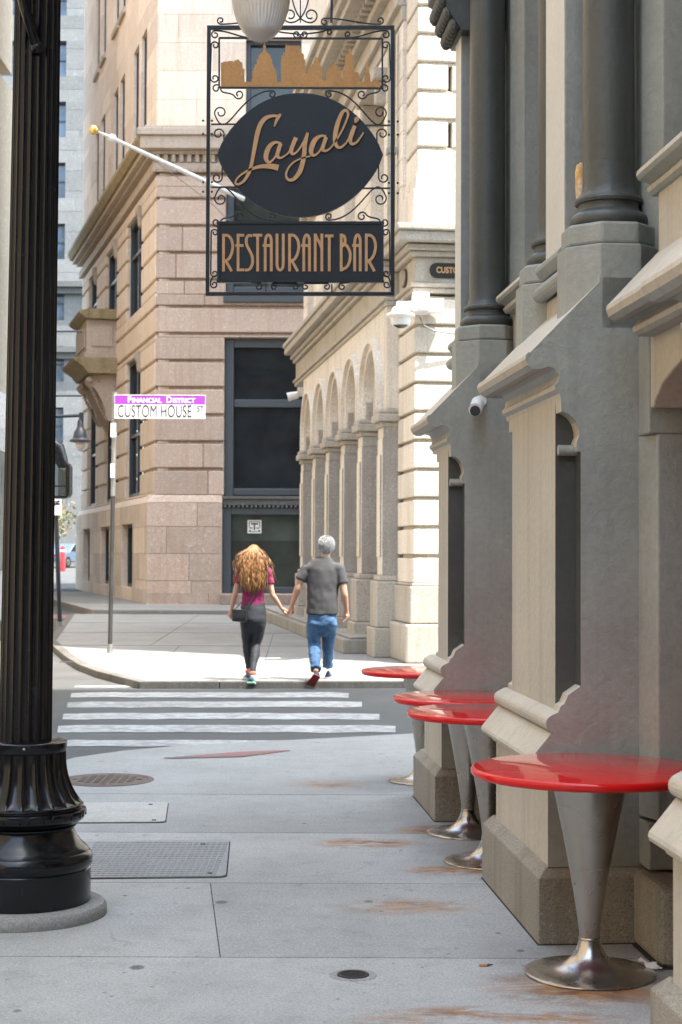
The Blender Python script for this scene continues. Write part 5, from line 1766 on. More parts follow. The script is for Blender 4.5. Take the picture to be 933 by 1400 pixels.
    for k2 in range(9):
        a = rnd.uniform(0, 6.28); m.tube([(0, 0, 1.7 + .12 * k2), (.5 * math.cos(a), .5 * math.sin(a), 2.3 + .15 * k2), (1.1 * math.cos(a), 1.1 * math.sin(a), 2.5 + .2 * k2)], [.035, .022, .01], 6)
    m.build('trunk', surface('bark', (.10, .075, .055), .9, .3, 6, 40), t)
    m = MB()
    for k2 in range(2600):
        a, b2 = rnd.uniform(0, 6.28), rnd.uniform(-1, 1)
        rr = 1.55 * rnd.random() ** .4
        v = Vector((math.cos(a) * math.sqrt(1 - b2 * b2), math.sin(a) * math.sqrt(1 - b2 * b2), b2 * .85)) * rr
        if noise.noise(v * 1.6 + Vector((3, 1, 7))) < -.12: continue
        v.z += 3.0
        s = rnd.uniform(.05, .10)
        u = Vector((rnd.uniform(-1, 1), rnd.uniform(-1, 1), rnd.uniform(-1, 1))).normalized(); w = u.orthogonal().normalized()
        m.cur = rnd.randrange(3)
        m.add([v - u * s, v + w * s * .5, v + u * s, v - w * s * .5], [(0, 1, 2, 3)])
    m.build('crown', [plain('leaf_olive', (.10, .10, .025), .6), plain('leaf_ochre', (.20, .12, .03), .6), plain('leaf_green', (.07, .10, .03), .6)], t, fix=False)
    # grey office block closing the side street
    t = thing('office_block', 'pale grey stone office block with rows of windows far up the side street', 'building', (-14.0, 103, .6))
    m = MB()
    ops = []
    zfl = [z_ for z_ in [4.05 + 3.95 * i for i in range(11)]]
    xs = [-7.5 + 3.05 * i for i in range(4)]
    for x in xs:
        for z in zfl: ops.append((x - .62, x + .62, z, z + 2.3))
    fz = [0, 3.2] + [3.2 + 1.3167 * i for i in range(1, 36)]
    coursed_wall(m, -12, 14, fz, ops, .8, .02, .02, axis='x', blocks=2.2, rnd=random.Random(21))
    m.box(-12, 14, .8, 14, 0, fz[-1])
    m.build('wall', M['grey_stone'], t)
    bg_ = glass_dark('blue_window_glass', (.05, .07, .10), .08, .6)
    for a, b, z0, z1 in ops: window_part(t, 'x', a, b, z0, z1, .5, .38, bg_, WG_, .07, ((z0 + z1) / 2,), 0)
    for z in (18.0, 13.8):
        m = MB(); m.prism([(.2, z - .4), (-.3, z - .4), (-.3, z - .02), (-.55, z), (-.55, z + .35), (.2, z + .4)], 'x', -12, 14)
        m.build('cornice', M['grey_stone'], t)
    # tan block along the left side of the street
    t = thing('tan_building', 'sunlit tan building along the left side of the street behind the lamp post', 'building', (-13.2, 0, 0))
    m = MB(); ops = []
    zs = [0, 4.2]
    for i in range(4): zs += [4.2 + 3.6 * i + 1.0, 4.2 + 3.6 * i + 3.0]
    zs.append(20)
    ys = [2 + 3.4 * i for i in range(18)]
    for i in range(len(zs) - 1):
        if i % 2 == 0 or i == 0: m.box(-.6, 0, -28, 64, zs[i], zs[i + 1])
        else:
            e = [-28]
            for y in ys: e += [y - .55, y + .55]
            e.append(64)
            for q in range(0, len(e), 2): m.box(-.6, 0, e[q], e[q + 1], zs[i], zs[i + 1])
    m.box(-12, -.65, -28, 64, 0, 20)
    m.box(-12, -.05, 42, 64, 20.7, 33)
    m.build('wall', M['tan_stone'], t)
    for i in range(4):
        for y in ys:
            m = MB(); m.box(-.40, -.38, y - .55, y + .55, zs[2 * i + 1], zs[2 * i + 2]); m.build('window', M['dark_glass'], t)
    m = MB(); m.box(-.5, .5, -28.2, 41.95, 20, 20.7); m.build('cornice', M['tan_stone'], t)
    # unseen block, added behind the viewer to dim sky and window reflections
    t = thing('added_brick_block', 'unseen brick block added behind the viewer to darken the window reflections', 'building', (0, -62, 0))
    m = MB(); m.box(-40, 40, -10, 0, 0, 38)
    for z in (4.2, 12.0, 20, 28, 36): m.box(-40.2, 40.2, -.1, .35, z, z + .7)
    m.build('wall', M['dull_brick'], t)
    for i in range(14):
        for j in range(6):
            m = MB(); m.box(-19 + i * 3, -17.4 + i * 3, -.05, .08, 6 + j * 4, 8.6 + j * 4); m.build('window', M['grey_stone'], t)
build_street_bits()
# ------------------------------------------------------------------ people
def loft(mb, rings, seg=20, cap=True):
    """rings: (point, half width across, half depth); sections turn with the path, 'across' stays near the x axis"""
    P_ = [Vector(r[0]) for r in rings]; n = len(P_)
    # refine
    pts, wa, wb = [], [], []
    for i in range(n - 1):
        p0, p1, p2, p3 = P_[max(i - 1, 0)], P_[i], P_[i + 1], P_[min(i + 2, n - 1)]
        for k in range(4):
            u = k / 4
            pts.append(.5 * (2 * p1 + (p2 - p0) * u + (2 * p0 - 5 * p1 + 4 * p2 - p3) * u * u + (3 * p1 - p0 - 3 * p2 + p3) * u ** 3))
            s = u * u * (3 - 2 * u)
            wa.append(rings[i][1] + (rings[i + 1][1] - rings[i][1]) * s); wb.append(rings[i][2] + (rings[i + 1][2] - rings[i][2]) * s)
    pts.append(P_[-1]); wa.append(rings[-1][1]); wb.append(rings[-1][2])
    if cap:
        for end in (0, -1):
            d = (pts[0] - pts[1]).normalized() if end == 0 else (pts[-1] - pts[-2]).normalized()
            a0, b0, p0 = (wa[0], wb[0], pts[0]) if end == 0 else (wa[-1], wb[-1], pts[-1])
            rr = min(a0, b0)
            add = [(p0 + d * rr * .55, a0 * .82, b0 * .82), (p0 + d * rr * .85, a0 * .5, b0 * .5), (p0 + d * rr * .98, a0 * .15, b0 * .15)]
            for q in add:
                if end == 0: pts.insert(0, q[0]); wa.insert(0, q[1]); wb.insert(0, q[2])
                else: pts.append(q[0]); wa.append(q[1]); wb.append(q[2])
    n = len(pts); vs = []
    for i in range(n):
        d = (pts[min(i + 1, n - 1)] - pts[max(i - 1, 0)]).normalized()
        a = Vector((1, 0, 0)) - d * d.x
        if a.length < .3: a = Vector((0, 0, 1)) - d * d.z
        a.normalize(); b = d.cross(a)
        for k in range(seg):
            t = 2 * PI * k / seg
            vs.append(pts[i] + a * (wa[i] * math.cos(t)) + b * (wb[i] * math.sin(t)))
    fs = [(i * seg + k, i * seg + (k + 1) % seg, (i + 1) * seg + (k + 1) % seg, (i + 1) * seg + k) for i in range(n - 1) for k in range(seg)]
    fs += [list(range(seg))[::-1], [(n - 1) * seg + k for k in range(seg)]]
    mb.add(vs, fs)

def fuse(mb, name, mat, parent, voxel=.01, smooth=4, wrinkle=0.0, wscale=(9, 9, 9), seed=0.0, mask=None):
    """melt the overlapping shapes of mb into one continuous surface"""
    tmp = mb.build('melt', mat, None)
    r = tmp.modifiers.new('r', 'REMESH'); r.mode = 'VOXEL'; r.voxel_size = voxel
    dg = bpy.context.evaluated_depsgraph_get()
    me = bpy.data.meshes.new_from_object(tmp.evaluated_get(dg))
    old = tmp.data; bpy.data.objects.remove(tmp); bpy.data.meshes.remove(old)
    bm = bmesh.new(); bm.from_mesh(me)
    for _ in range(smooth):
        bmesh.ops.smooth_vert(bm, verts=bm.verts, factor=.5, use_axis_x=True, use_axis_y=True, use_axis_z=True)
    bm.normal_update()
    if wrinkle:
        for v in bm.verts:
            q = Vector((v.co.x * wscale[0], v.co.y * wscale[1], v.co.z * wscale[2])) + Vector((seed, seed * 2, 0))
            f = noise.noise(q) + .5 * noise.noise(q * 2.1)
            w = wrinkle * (mask(v.co) if mask else 1)
            v.co += v.normal * (f * w)
    bm.to_mesh(me); bm.free()
    me.materials.clear(); me.materials.append(mat)
    me.polygons.foreach_set('use_smooth', [True] * len(me.polygons))
    o = bpy.data.objects.new(name, me); link(o, parent)
    return o

def hand(mb, wrist, d, side, back, curl=.5, size=1.0):
    """palm, four unequal fingers with two bends, and a thumb leaving the side of the palm. d: wrist->knuckles, side: towards the thumb, back: back of the hand"""
    d, side, back = Vector(d).normalized(), Vector(side).normalized(), Vector(back).normalized()
    w = Vector(wrist); s = size
    loft(mb, [(w, .026 * s, .020 * s), (w + d * .03 * s, .032 * s, .017 * s), (w + d * .065 * s, .040 * s, .016 * s), (w + d * .092 * s, .040 * s, .013 * s)], 14)
    for off, L in ((.030, .066), (.010, .076), (-.011, .070), (-.031, .054)):
        k = w + d * (.085 if abs(off) < .02 else .079) * s + side * off * s
        a = k + d * L * .45 * s * math.cos(curl * .5) - back * L * .45 * s * math.sin(curl * .5)
        b = a + d * L * .32 * s * math.cos(curl * 1.4) - back * L * .32 * s * math.sin(curl * 1.4)
        c = b + d * L * .26 * s * math.cos(curl * 2.2) - back * L * .26 * s * math.sin(curl * 2.2)
        mb.tube([k - d * .02 * s, k, a, b, c, c + (c - b) * .2], [.0095 * s, .0095 * s, .0088 * s, .008 * s, .0068 * s, .003 * s], 8)
    t0 = w + d * .03 * s + side * .026 * s
    t1 = t0 + (d * .7 + side * .6 - back * .35).normalized() * .038 * s
    t2 = t1 + (d * .95 + side * .15 - back * .4).normalized() * .030 * s
    mb.tube([w + d * .02 * s + side * .01 * s, t0, t1, t2, t2 + (t2 - t1) * .2], [.013 * s, .0125 * s, .0105 * s, .0085 * s, .003 * s], 8)

skin = surface('skin', (.47, .27, .18), .5, .08, 7, 120, .05, .1, .001, tint=(.50, .24, .17))
skin.node_tree.nodes['Principled BSDF'].inputs['Subsurface Weight'].default_value = .0
def shoe(mb_up, mb_sole, heel, toe, up, w=.047):
    """upper and sole laid along heel -> toe"""
    heel, toe, up = Vector(heel), Vector(toe), Vector(up).normalized()
    d = (toe - heel); L = d.length; d.normalize(); up = (up - d * up.dot(d)).normalized(); sd = d.cross(up)
    n = 9; up_v = []; outl = []
    prof = [(0, .033, .085), (.08, .040, .095), (.25, .041, .10), (.42, .040, .082), (.58, .046, .060), (.75, .049, .048), (.88, .043, .040), (.96, .030, .032), (1.0, .012, .02)]
    rings = []
    seg = 12
    vs = []
    for (u, hw, h) in prof:
        c = heel + d * (u * L)
        for k in range(seg):
            t = 2 * PI * k / seg
            x, z = math.cos(t), math.sin(t)
            vs.append(c + sd * (hw * x * (1 if z < 0 else (1 - .35 * z))) + up * (.022 + max(0, (h - .022)) * max(0, z) + .006 * min(0, z)))
    fs = [(i * seg + k, i * seg + (k + 1) % seg, (i + 1) * seg + (k + 1) % seg, (i + 1) * seg + k) for i in range(len(prof) - 1) for k in range(seg)]
    fs += [list(range(seg))[::-1], [(len(prof) - 1) * seg + k for k in range(seg)]]
    mb_up.add(vs, fs)
    L_ = [heel + d * (u * L) + sd * (hw + .005) for u, hw, h in prof]; R_ = [heel + d * (u * L) - sd * (hw + .005) for u, hw, h in prof]
    n = len(prof)
    vs = L_ + R_ + [p + up * .026 for p in L_] + [p + up * .026 for p in R_]
    fs = []
    for i in range(n - 1):
        fs += [(i, i + 1, n + i + 1, n + i), (2 * n + i, 3 * n + i, 3 * n + i + 1, 2 * n + i + 1), (i, 2 * n + i, 2 * n + i + 1, i + 1), (n + i, n + i + 1, 3 * n + i + 1, 3 * n + i)]
    fs += [(0, n, 3 * n, 2 * n), (n - 1, 3 * n - 1, 4 * n - 1, 2 * n - 1)]
    mb_sole.add(vs, fs)

def head_mesh(mb, c, h=.118, w=.076, dp=.095, fwd=(0, 1, 0)):
    """skull with jaw, face on the far side; nose, brow, lips, ears"""
    c = Vector(c)
    mb.ball(c + Vector((0, -.008, .02)), 1, 24, 16, (w, dp, h * .84))
    mb.ball(c + Vector((0, .028, -.052)), 1, 18, 12, (w * .72, dp * .66, h * .56))
    mb.ball(c + Vector((0, .062, -.090)), 1, 12, 8, (.026, .026, .022))
    mb.tube([c + Vector((0, .088, .012)), c + Vector((0, .106, -.018)), c + Vector((0, .112, -.032)), c + Vector((0, .098, -.04))], [.009, .012, .015, .010], 8)
    for s in (-1, 1):
        mb.ball(c + Vector((s * .032, .082, .022)), .016, 10, 8, (1.3, .8, .7))
        mb.ball(c + Vector((s * (w + .004), -.004, -.012)), 1, 12, 8, (.010, .022, .033))
        mb.ball(c + Vector((s * .031, .083, .004)), .0125, 10, 8)
    mb.tube([c + Vector((-.024, .080, -.062)), c + Vector((0, .092, -.060)), c + Vector((.024, .080, -.062))], [.005, .009, .005], 8)

def build_people():
    PXM = 2200 / 19.75
    def X(px): return (px - 466.5) / PXM
    def Z(py): return P(466.5, py, 19.75).z
    # ------------------------------------------------ man
    mx, my = X(441), 19.75
    t = thing('person', 'grey haired man in dark grey shirt and blue jeans walking away holding hands', 'person', (mx, my, 0), 0, 'couple walking away hand in hand')
    def J(px, py, y=0.0): return Vector((X(px) - mx, y, Z(py)))
    body = MB()
    head_c = J(446.5, 748.4, .035)
    head_mesh(body, head_c, .126, .082, .102)
    nk = J(445.5, 765, .0)
    loft(body, [(nk + Vector((0, -.005, -.04)), .070, .065), (nk, .058, .060), (nk + Vector((.002, .012, .06)), .055, .060), (nk + Vector((.003, .03, .12)), .052, .056)], 16)
    # torso under the clothes joins everything
    sL, sR = J(418.5, 776), J(465.5, 776)
    loft(body, [(J(441, 848), .15, .10), (J(441, 815), .155, .105), (J(441, 790), .165, .10), (J(441.5, 778), .15, .08), (J(444, 770), .07, .06)], 20)
    eL, wL = J(408.3, 803, -.03), J(400.0, 828, .03)
    eR, wR = J(471.3, 811, -.05), J(474.3, 834, .02)
    loft(body, [(sL + Vector((.01, 0, -.02)), .046, .05), (sL.lerp(eL, .5), .048, .050), (eL, .042, .043), (eL.lerp(wL, .3), .043, .044), (eL.lerp(wL, .75), .033, .034), (wL, .026, .029)], 16)
    loft(body, [(sR + Vector((-.01, 0, -.02)), .046, .05), (sR.lerp(eR, .5), .048, .050), (eR, .042, .043), (eR.lerp(wR, .3), .043, .044), (eR.lerp(wR, .75), .033, .034), (wR, .026, .029)], 16)
    hL = J(399.0, 833, .04)
    hand(body, wL, (J(397.0, 846, .05) - wL), (-.15, .95, .1), (1, .2, .0), .9, 1.05)
    hand(body, wR, (J(474.0, 848, .03) - wR), (-.25, .95, 0), (1, .25, 0), .55, 1.08)
    # legs (bare surface inside the jeans keeps the figure whole)
    hipL, knL, anL = J(430, 852), J(431, 884, .02), J(433.5, 915, -.27)
    hipR, knR, anR = J(452, 852), J(449.5, 882, .16), J(449, 913, .22)
    for h, k, a in ((hipL, knL, anL), (hipR, knR, anR)):
        loft(body, [(h, .075, .08), (h.lerp(k, .55), .06, .062), (k, .05, .05), (k.lerp(a, .35), .048, .05), (a, .036, .038)], 14)
    fuse(body, 'body', skin, t, .0065, 3)
    # tee shirt
    m = MB()
    shirt_m = surface('grey_jersey', (.056, .054, .056), .9, .15, 5, 140, .12, .2, .002)
    loft(m, [(J(441, 840.5, -.008), .197, .140), (J(441.5, 825, -.01), .193, .132), (J(442, 808, -.005), .192, .128), (J(442.2, 794, 0), .200, .130), (J(442.5, 781, 0), .208, .118), (J(443, 774, 0), .203, .102), (J(443.7, 769, 0), .170, .088), (J(444.5, 765, .0), .112, .076), (J(445, 761.5, .0), .074, .066)], 28, cap=False)
    for s, e, px in ((sL, eL, 1), (sR, eR, 1)):
        out = -1 if s is sL else 1
        s2 = s + Vector((0, 0, -.002))
        loft(m, [(s2 + Vector((-out * .10, 0, -.01)), .075, .085), (s2 + Vector((-out * .045, 0, -.004)), .070, .082), (s2 + Vector((out * .002, 0, -.012)), .062, .076), (s.lerp(e, .40), .068, .076), (s.lerp(e, .66) + Vector((out * .004, 0, 0)), .073, .076)], 20, cap=False)
    # neck opening ring
    m.lathe([(.060, 0), (.070, .004), (.070, .018), (.060, .02)], 24, J(445.3, 763, .004))
    fuse(m, 'shirt', shirt_m, t, .009, 16, .011, (8, 8, 6), 1.3, lambda c: .35 + .65 * min(1, max(0, (1.45 - c.z) / .35)))
    # jeans
    jeans = surface('blue_denim', (.034, .085, .175), .85, .22, 5, 150, .15, .25, .002, tint=(.075, .15, .26))
    m = MB()
    loft(m, [(J(441, 833, -.005), .165, .112), (J(441, 843, -.012), .178, .128), (J(441, 852, -.012), .176, .128), (J(441, 858, -.01), .15, .11)], 26)
    loft(m, [(J(432.5, 844, -.01), .090, .110), (J(431, 853, -.01), .100, .115), (hipL.lerp(knL, .45), .092, .10), (knL, .074, .080), (knL.lerp(anL, .3), .072, .082), (knL.lerp(anL, .7), .066, .074), (anL + Vector((0, .0, .012)), .066, .072)], 22, cap=False)
    loft(m, [(J(449.5, 844, -.01), .090, .110), (J(451, 853, -.01), .100, .115), (hipR.lerp(knR, .45), .092, .10), (knR, .074, .080), (knR.lerp(anR, .3), .070, .08), (knR.lerp(anR, .7), .064, .072), (anR + Vector((0, .0, -.01)), .066, .078)], 22, cap=False)
    j = fuse(m, 'jeans', jeans, t, .009, 10, .013, (11, 11, 15), 4.1, lambda c: .45 + .55 * min(1, max(0, (.85 - c.z) / .3)))
    # running shoes: the rear one up on its toes, sole showing
    up_m = plain('navy_shoe', (.03, .04, .09), .6)
    mu, ms = MB(), MB()
    heel = J(436, 919, -.24); toe = J(424.0, 940, -.20)
    toe = Vector((J(423.5, 940).x, -.16 - 0.05, ROAD_Z + .008)); heel = Vector((J(435.5, 920).x, -.335, ROAD_Z + .165))
    shoe(mu, ms, heel, toe, (.15, .75, .65))
    sh = mu.build('shoe', up_m, t, smooth=True); ms.build('sole', plain('orange_sole', (.20, .03, .02), .6), sh)
    m = MB(); 
    mu, ms = MB(), MB()
    shoe(mu, ms, Vector((J(449, 0).x, .18, .004)), Vector((J(452.5, 0).x, .455, .004)), (0, 0, 1))
    sh = mu.build('shoe', up_m, t, smooth=True); ms.build('sole', plain('white_sole', (.55, .55, .55), .6), sh)
    # short grey hair
    hm = surface('grey_hair', (.30, .295, .29), .6, .5, 45, 160, .4, .5, .004)
    m = MB()
    hc = head_c + Vector((0, -.014, .034))
    m.ball(hc, 1, 30, 20, (.092, .110, .104))
    m.ball(head_c + Vector((0, -.058, -.022)), 1, 20, 12, (.075, .055, .066))
    hr = fuse(m, 'hair', hm, t, .008, 2, .010, (40, 40, 30), 2.2)
    bm = bmesh.new(); bm.from_mesh(hr.data)
    bmesh.ops.delete(bm, geom=[v for v in bm.verts if (v.co.y > head_c.y + .055 and v.co.z < head_c.z + .07)], context='VERTS')
    bm.to_mesh(hr.data); bm.free()
    m = MB(); rnd = random.Random(6)
    for k in range(1300):
        a, b = rnd.uniform(0, 2 * PI), rnd.uniform(-.62, 1)
        n_ = Vector((math.cos(a) * math.sqrt(1 - b * b), math.sin(a) * math.sqrt(1 - b * b), b))
        if n_.y > .45 and n_.z < .6: continue
        p0 = hc + Vector((n_.x * .088, n_.y * .105, n_.z * .100))
        dn = Vector((rnd.uniform(-.5, .5), -.25, -.9))
        dn = (dn - n_ * dn.dot(n_)).normalized()
        L = rnd.uniform(.02, .045)
        m.tube([p0, p0 + n_ * .012 + dn * L * .5, p0 + n_ * rnd.uniform(.006, .022) + dn * L], [.0022, .0018, .0006], 4)
    m.build('hair_locks', hm, hr)
    # ------------------------------------------------ woman
    wx, wy = X(345), 19.72
    t = thing('person', 'woman with long wavy brown hair, magenta top and black leggings walking away', 'person', (wx, wy, 0), 0, 'couple walking away hand in hand')
    def J(px, py, y=0.0): return Vector((X(px) - wx, y, Z(py)))
    body = MB()
    head_c = J(347.5, 758.5, .03)
    head_mesh(body, head_c, .112, .071, .090)
    nk = J(347.5, 774)
    loft(body, [(nk + Vector((0, -.01, -.04)), .055, .052), (nk, .046, .048), (nk + Vector((0, .018, .07)), .046, .050), (nk + Vector((0, .028, .12)), .042, .046)], 14)
    sL, sR = J(329.5, 782.5), J(366.5, 782)
    loft(body, [(J(347, 850), .140, .105), (J(347, 835), .130, .098), (J(347, 818), .112, .082), (J(347, 800), .130, .09), (J(347.5, 785), .145, .075), (J(347.5, 778), .075, .055)], 20)
    eL, wL = J(323.0, 811, -.03), J(317.5, 834, .02)
    eR, wR = J(373.8, 813, -.05), J(386.0, 832.5, .02)
    for s, e, w in ((sL, eL, wL), (sR, eR, wR)):
        loft(body, [(s, .046, .046), (s.lerp(e, .5), .038, .040), (e, .033, .034), (e.lerp(w, .3), .034, .036), (e.lerp(w, .75), .026, .027), (w, .020, .023)], 14)
    hand(body, wL, J(314.8, 848, .03) - wL, (.25, .95, 0), (-1, .2, 0), .6, .92)
    hand(body, wR, J(397.5, 841.5, .05) - wR, (.3, .9, .2), (.75, -.5, .55), 1.0, .92)
    hipL, knL, anL = J(339, 850), J(338.5, 880, .05), J(341.5, 917, .05)
    hipR, knR, anR = J(357, 850), J(351.5, 881, .03), J(348.5, 917.5, -.20)
    for h, k, a in ((hipL, knL, anL), (hipR, knR, anR)):
        loft(body, [(h, .078, .085), (h.lerp(k, .5), .064, .068), (k, .045, .048), (k.lerp(a, .35), .047, .052), (k.lerp(a, .8), .030, .034), (a, .030, .034)], 14)
    fuse(body, 'body', skin, t, .006, 3)
    top = surface('magenta_jersey', (.205, .012, .070), .85, .15, 5, 140, .1, .2, .002)
    m = MB()
    loft(m, [(J(347, 831, -.005), .148, .112), (J(347, 822, -.005), .137, .102), (J(347, 812, 0), .133, .098), (J(347, 800, 0), .148, .105), (J(347.5, 788, 0), .165, .098), (J(347.5, 781, 0), .135, .075), (J(347.5, 775.5, 0), .070, .060)], 26, cap=False)
    for s, e, o_ in ((sL, eL, -1), (sR, eR, 1)):
        loft(m, [(s + Vector((-o_ * .05, 0, .006)), .055, .058), (s + Vector((o_ * .006, 0, 0)), .058, .060), (s.lerp(e, .35), .054, .056), (s.lerp(e, .56), .052, .055)], 18, cap=False)
    fuse(m, 'top', top, t, .008, 3, .008, (9, 9, 13), 7.7)
    leg = surface('black_jersey', (.016, .018, .024), .75, .2, 6, 120, .1, .15, .002)
    m = MB()
    loft(m, [(J(347, 827, -.004), .146, .108), (J(347.5, 838, -.012), .156, .122), (J(347.5, 847, -.016), .162, .13), (J(347.5, 856, -.012), .13, .105)], 26)
    loft(m, [(J(341, 840, -.012), .085, .11), (J(339.3, 850, -.01), .090, .110), (hipL.lerp(knL, .5), .075, .084), (knL, .054, .058), (knL.lerp(anL, .35), .056, .062), (knL.lerp(anL, .8), .037, .042), (anL + Vector((0, 0, .02)), .037, .042)], 20, cap=False)
    loft(m, [(J(354, 840, -.012), .085, .11), (J(355.8, 850, -.01), .090, .110), (hipR.lerp(knR, .5), .075, .084), (knR, .055, .060), (knR.lerp(anR, .35), .057, .063), (knR.lerp(anR, .8), .038, .043), (anR + Vector((0, 0, .0)), .038, .043)], 20, cap=False)
    fuse(m, 'leggings', leg, t, .0085, 9, .004, (10, 10, 16), 3.0)
    teal = surface('teal_trainer', (.05, .10, .13), .6, .3, 18, 120, .2, .1)
    mu, ms = MB(), MB()
    shoe(mu, ms, Vector((J(346.0, 0).x, -.33, ROAD_Z + .075)), Vector((J(351.5, 0).x, -.10, ROAD_Z + .010)), (0, .3, .95))
    sh = mu.build('shoe', teal, t, smooth=True); ms.build('sole', plain('mint_sole', (.30, .60, .42), .6), sh)
    mu, ms = MB(), MB()
    shoe(mu, ms, Vector((J(341.5, 0).x, .0, .006)), Vector((J(337.0, 0).x, .235, .006)), (0, 0, 1))
    sh = mu.build('shoe', teal, t, smooth=True); ms.build('sole', plain('pale_sole', (.45, .50, .45), .6), sh)
    sock_m = plain('coral_sock', (.60, .16, .10), .8)
    for a in (anL, anR):
        m = MB(); m.lathe([(.041, -.012), (.046, -.006), (.045, .022), (.038, .026)], 18, a + Vector((0, .0, -.022 if a is anL else -.02)))
        m.build('sock', sock_m, t, smooth=True)
    # long wavy hair
    hair_m, nt, b = new_mat('brown_blonde_hair')
    v = coords(nt, (9, 9, 1.2)); n1 = noise_(nt, v, 3.0, 4, .6)
    at = nt.nodes.new('ShaderNodeAttribute'); at.attribute_name = 'tone'
    f = math_(nt, 'ADD', maprange(nt, n1, .38, .62, 0, .5), math_(nt, 'MULTIPLY', at.outputs['Fac'], .45))
    nt.links.new(mixc(nt, f, (.075, .028, .012), (.45, .225, .08)), b.inputs['Base Color'])
    b.inputs['Roughness'].default_value = .42; b.inputs['Specular IOR Level'].default_value = .5
    m = MB(); rnd = random.Random(11)
    m.ball(head_c + Vector((0, -.012, .022)), 1, 24, 16, (.080, .098, .100))
    m.ball(head_c + Vector((0, -.05, -.08)), 1, 16, 12, (.085, .055, .11))
    hc = head_c + Vector((0, -.012, .022))
    def lock(n_, L, spread, fly=0.0):
        p0 = hc + Vector((n_.x * .078, n_.y * .096, n_.z * .098))
        m.t = rnd.uniform(0, 1)
        side = n_.x + rnd.uniform(-.35, .35)
        pts = []
        ph, am = rnd.uniform(0, 6.28), rnd.uniform(.006, .018)
        fr = rnd.uniform(.7, 1.7)
        for i in range(13):
            u = i / 12
            q_ = min(1, u * 1.55); out = q_ * q_ * (3 - 2 * q_) * .75 + .25 * math.sin(min(1, u * 1.9) * PI / 2)
            x = p0.x + side * spread * out * (1 - .28 * u * u) + am * math.sin(ph + fr * u * 6.28) * u
            y = p0.y + (-.165 + .05 * rnd.random() - p0.y) * out * (.75 if n_.y < .2 else .55) + am * math.cos(ph + fr * u * 5.1) * u
            z = p0.z + .012 * math.sin(u * PI) * (1 if n_.z > .2 else 0) - L * (u ** 1.18)
            if fly: x += fly * side * u * u * .9; z += fly * .2 * u
            pts.append(Vector((x, y, z)))
        r0 = rnd.uniform(.0035, .0075) * (.45 if fly else 1)
        m.tube(pts, [r0 * (.7 + .6 * math.sin(PI * min(1, .15 + i / 12 * .8))) * (1 if i < 11 else (.6 if i == 11 else .15)) for i in range(13)], 6)
    for k in range(620):
        a, b2 = rnd.uniform(-PI * 1.08, PI * .08), rnd.uniform(-.25, .98)
        n_ = Vector((math.cos(a) * math.sqrt(1 - b2 * b2), math.sin(a) * math.sqrt(1 - b2 * b2), b2))
        lock(n_, rnd.uniform(.36, .56) - .08 * abs(n_.x), rnd.uniform(.01, .098))
    for k in range(90):
        a, b2 = rnd.uniform(-PI * 1.05, PI * .05), rnd.uniform(-.2, .9)
        n_ = Vector((math.cos(a) * math.sqrt(1 - b2 * b2), math.sin(a) * math.sqrt(1 - b2 * b2), b2))
        lock(n_, rnd.uniform(.22, .5), rnd.uniform(.08, .17), rnd.uniform(.04, .13))
    m.build('hair', hair_m, t, smooth=True)
    # shoulder bag
    bc = J(330, 841, -.16)
    bag = thing('shoulder_bag', 'small black leather shoulder bag hanging on the hip of the woman', 'bag', (wx + bc.x, wy + bc.y, bc.z), R(-8))
    lm = surface('black_leather', (.018, .018, .020), .35, .3, 12, 120, .2, .25, .002)
    m = MB(); m.prism([(-.105, -.085), (.10, -.10), (.115, .075), (-.09, .085)], 'y', -.04, .045); m.build('pouch', lm, bag, bevel=.022, bseg=3); bag.children[-1].scale = (.88, 1, .88)
    m = MB(); m.prism([(-.098, .082), (.118, .078), (.11, -.02), (.02, -.05), (-.09, -.015)], 'y', -.050, -.042); m.build('flap', lm, bag, bevel=.004); [setattr(c_, 'scale', (.88, 1, .88)) for c_ in bag.children]
    m = MB()
    w0 = Vector((wx, wy, 0))
    def BL(v): 
        q = Matrix.Rotation(R(8), 3, 'Z') @ (w0 + v - Vector(bag.location)); return q
    pts = [BL(J(338, 832, -.17)), BL(J(343, 826, -.145)), BL(J(348.5, 815, -.135)), BL(J(354, 802, -.135)), BL(J(360, 789, -.11)), BL(J(361, 781, -.03)), BL(J(358, 786, .10)), BL(J(345, 805, .135)), BL(J(330, 825, .10)), BL(J(323, 833, -.05)), BL(J(322, 833, -.15))]
    m.tube(pts, .006, 6); m.build('strap', lm, bag, smooth=True)
build_people()

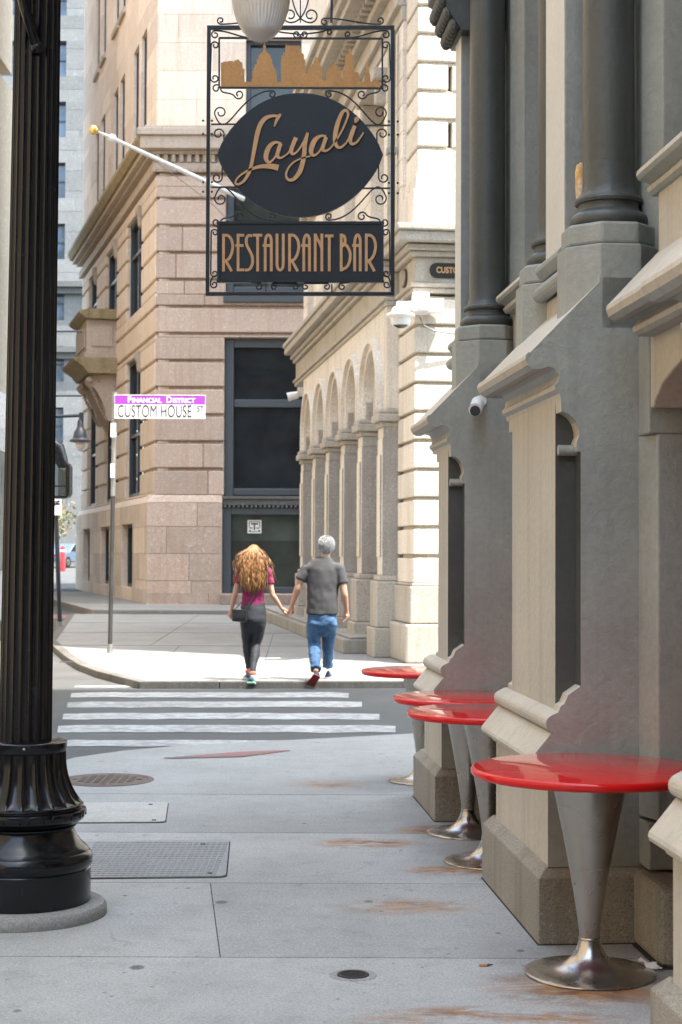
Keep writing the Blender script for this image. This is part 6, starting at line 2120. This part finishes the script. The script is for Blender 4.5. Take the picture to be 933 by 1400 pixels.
# ------------------------------------------------------------------ daylight
SUN_EL, SUN_AZ = R(67), R(58)      # azimuth measured from straight behind the camera towards the right
S_ = Vector((math.cos(SUN_EL) * math.sin(SUN_AZ), -math.cos(SUN_EL) * math.cos(SUN_AZ), math.sin(SUN_EL)))
w = bpy.data.worlds.new('World'); bpy.context.scene.world = w; w.use_nodes = True
nt = w.node_tree
bg = nt.nodes['Background']
sky = nt.nodes.new('ShaderNodeTexSky'); sky.sky_type = 'NISHITA'; sky.sun_disc = False
sky.sun_elevation = SUN_EL
sky.sun_rotation = math.atan2(S_.x, S_.y)
sky.air_density = 1.0; sky.dust_density = 2.5; sky.ozone_density = .8
hs = nt.nodes.new('ShaderNodeHueSaturation'); hs.inputs['Saturation'].default_value = .8
nt.links.new(sky.outputs[0], hs.inputs['Color']); nt.links.new(mixc(nt, 1.0, hs.outputs[0], (.97, 1.03, .99), 'MULTIPLY'), bg.inputs['Color'])
bg.inputs['Strength'].default_value = .15
sun = bpy.data.lights.new('sun', 'SUN'); sun.energy = 2.1; sun.angle = R(.5); sun.color = (1.0, .94, .85)
so = bpy.data.objects.new('sun', sun); link(so); so.location = (20, -20, 60)
so.rotation_euler = (-S_).to_track_quat('-Z', 'Y').to_euler()

# ------------------------------------------------------------------ camera and render settings
cam = bpy.data.cameras.new('camera'); co = bpy.data.objects.new('camera', cam); link(co)
co.location = (0, 0, CAM_H); co.rotation_euler = cam_rot.to_euler()
cam.sensor_fit = 'VERTICAL'; cam.sensor_height = 36; cam.lens = 36 * FPX / 1400
cam.clip_start = .05; cam.clip_end = 1200
cam.dof.use_dof = True; cam.dof.focus_distance = 7.6; cam.dof.aperture_fstop = 7.1
sc = bpy.context.scene
sc.camera = co
sc.view_settings.view_transform = 'Standard'; sc.view_settings.look = 'None'; sc.view_settings.gamma = 1
sc.view_settings.exposure = 2.8
sc.cycles.use_denoising = True
sc.cycles.max_bounces = 8; sc.cycles.diffuse_bounces = 5; sc.cycles.glossy_bounces = 4; sc.cycles.transmission_bounces = 6
sc.cycles.caustics_reflective = False; sc.cycles.caustics_refractive = False
sc.cycles.sample_clamp_indirect = 8
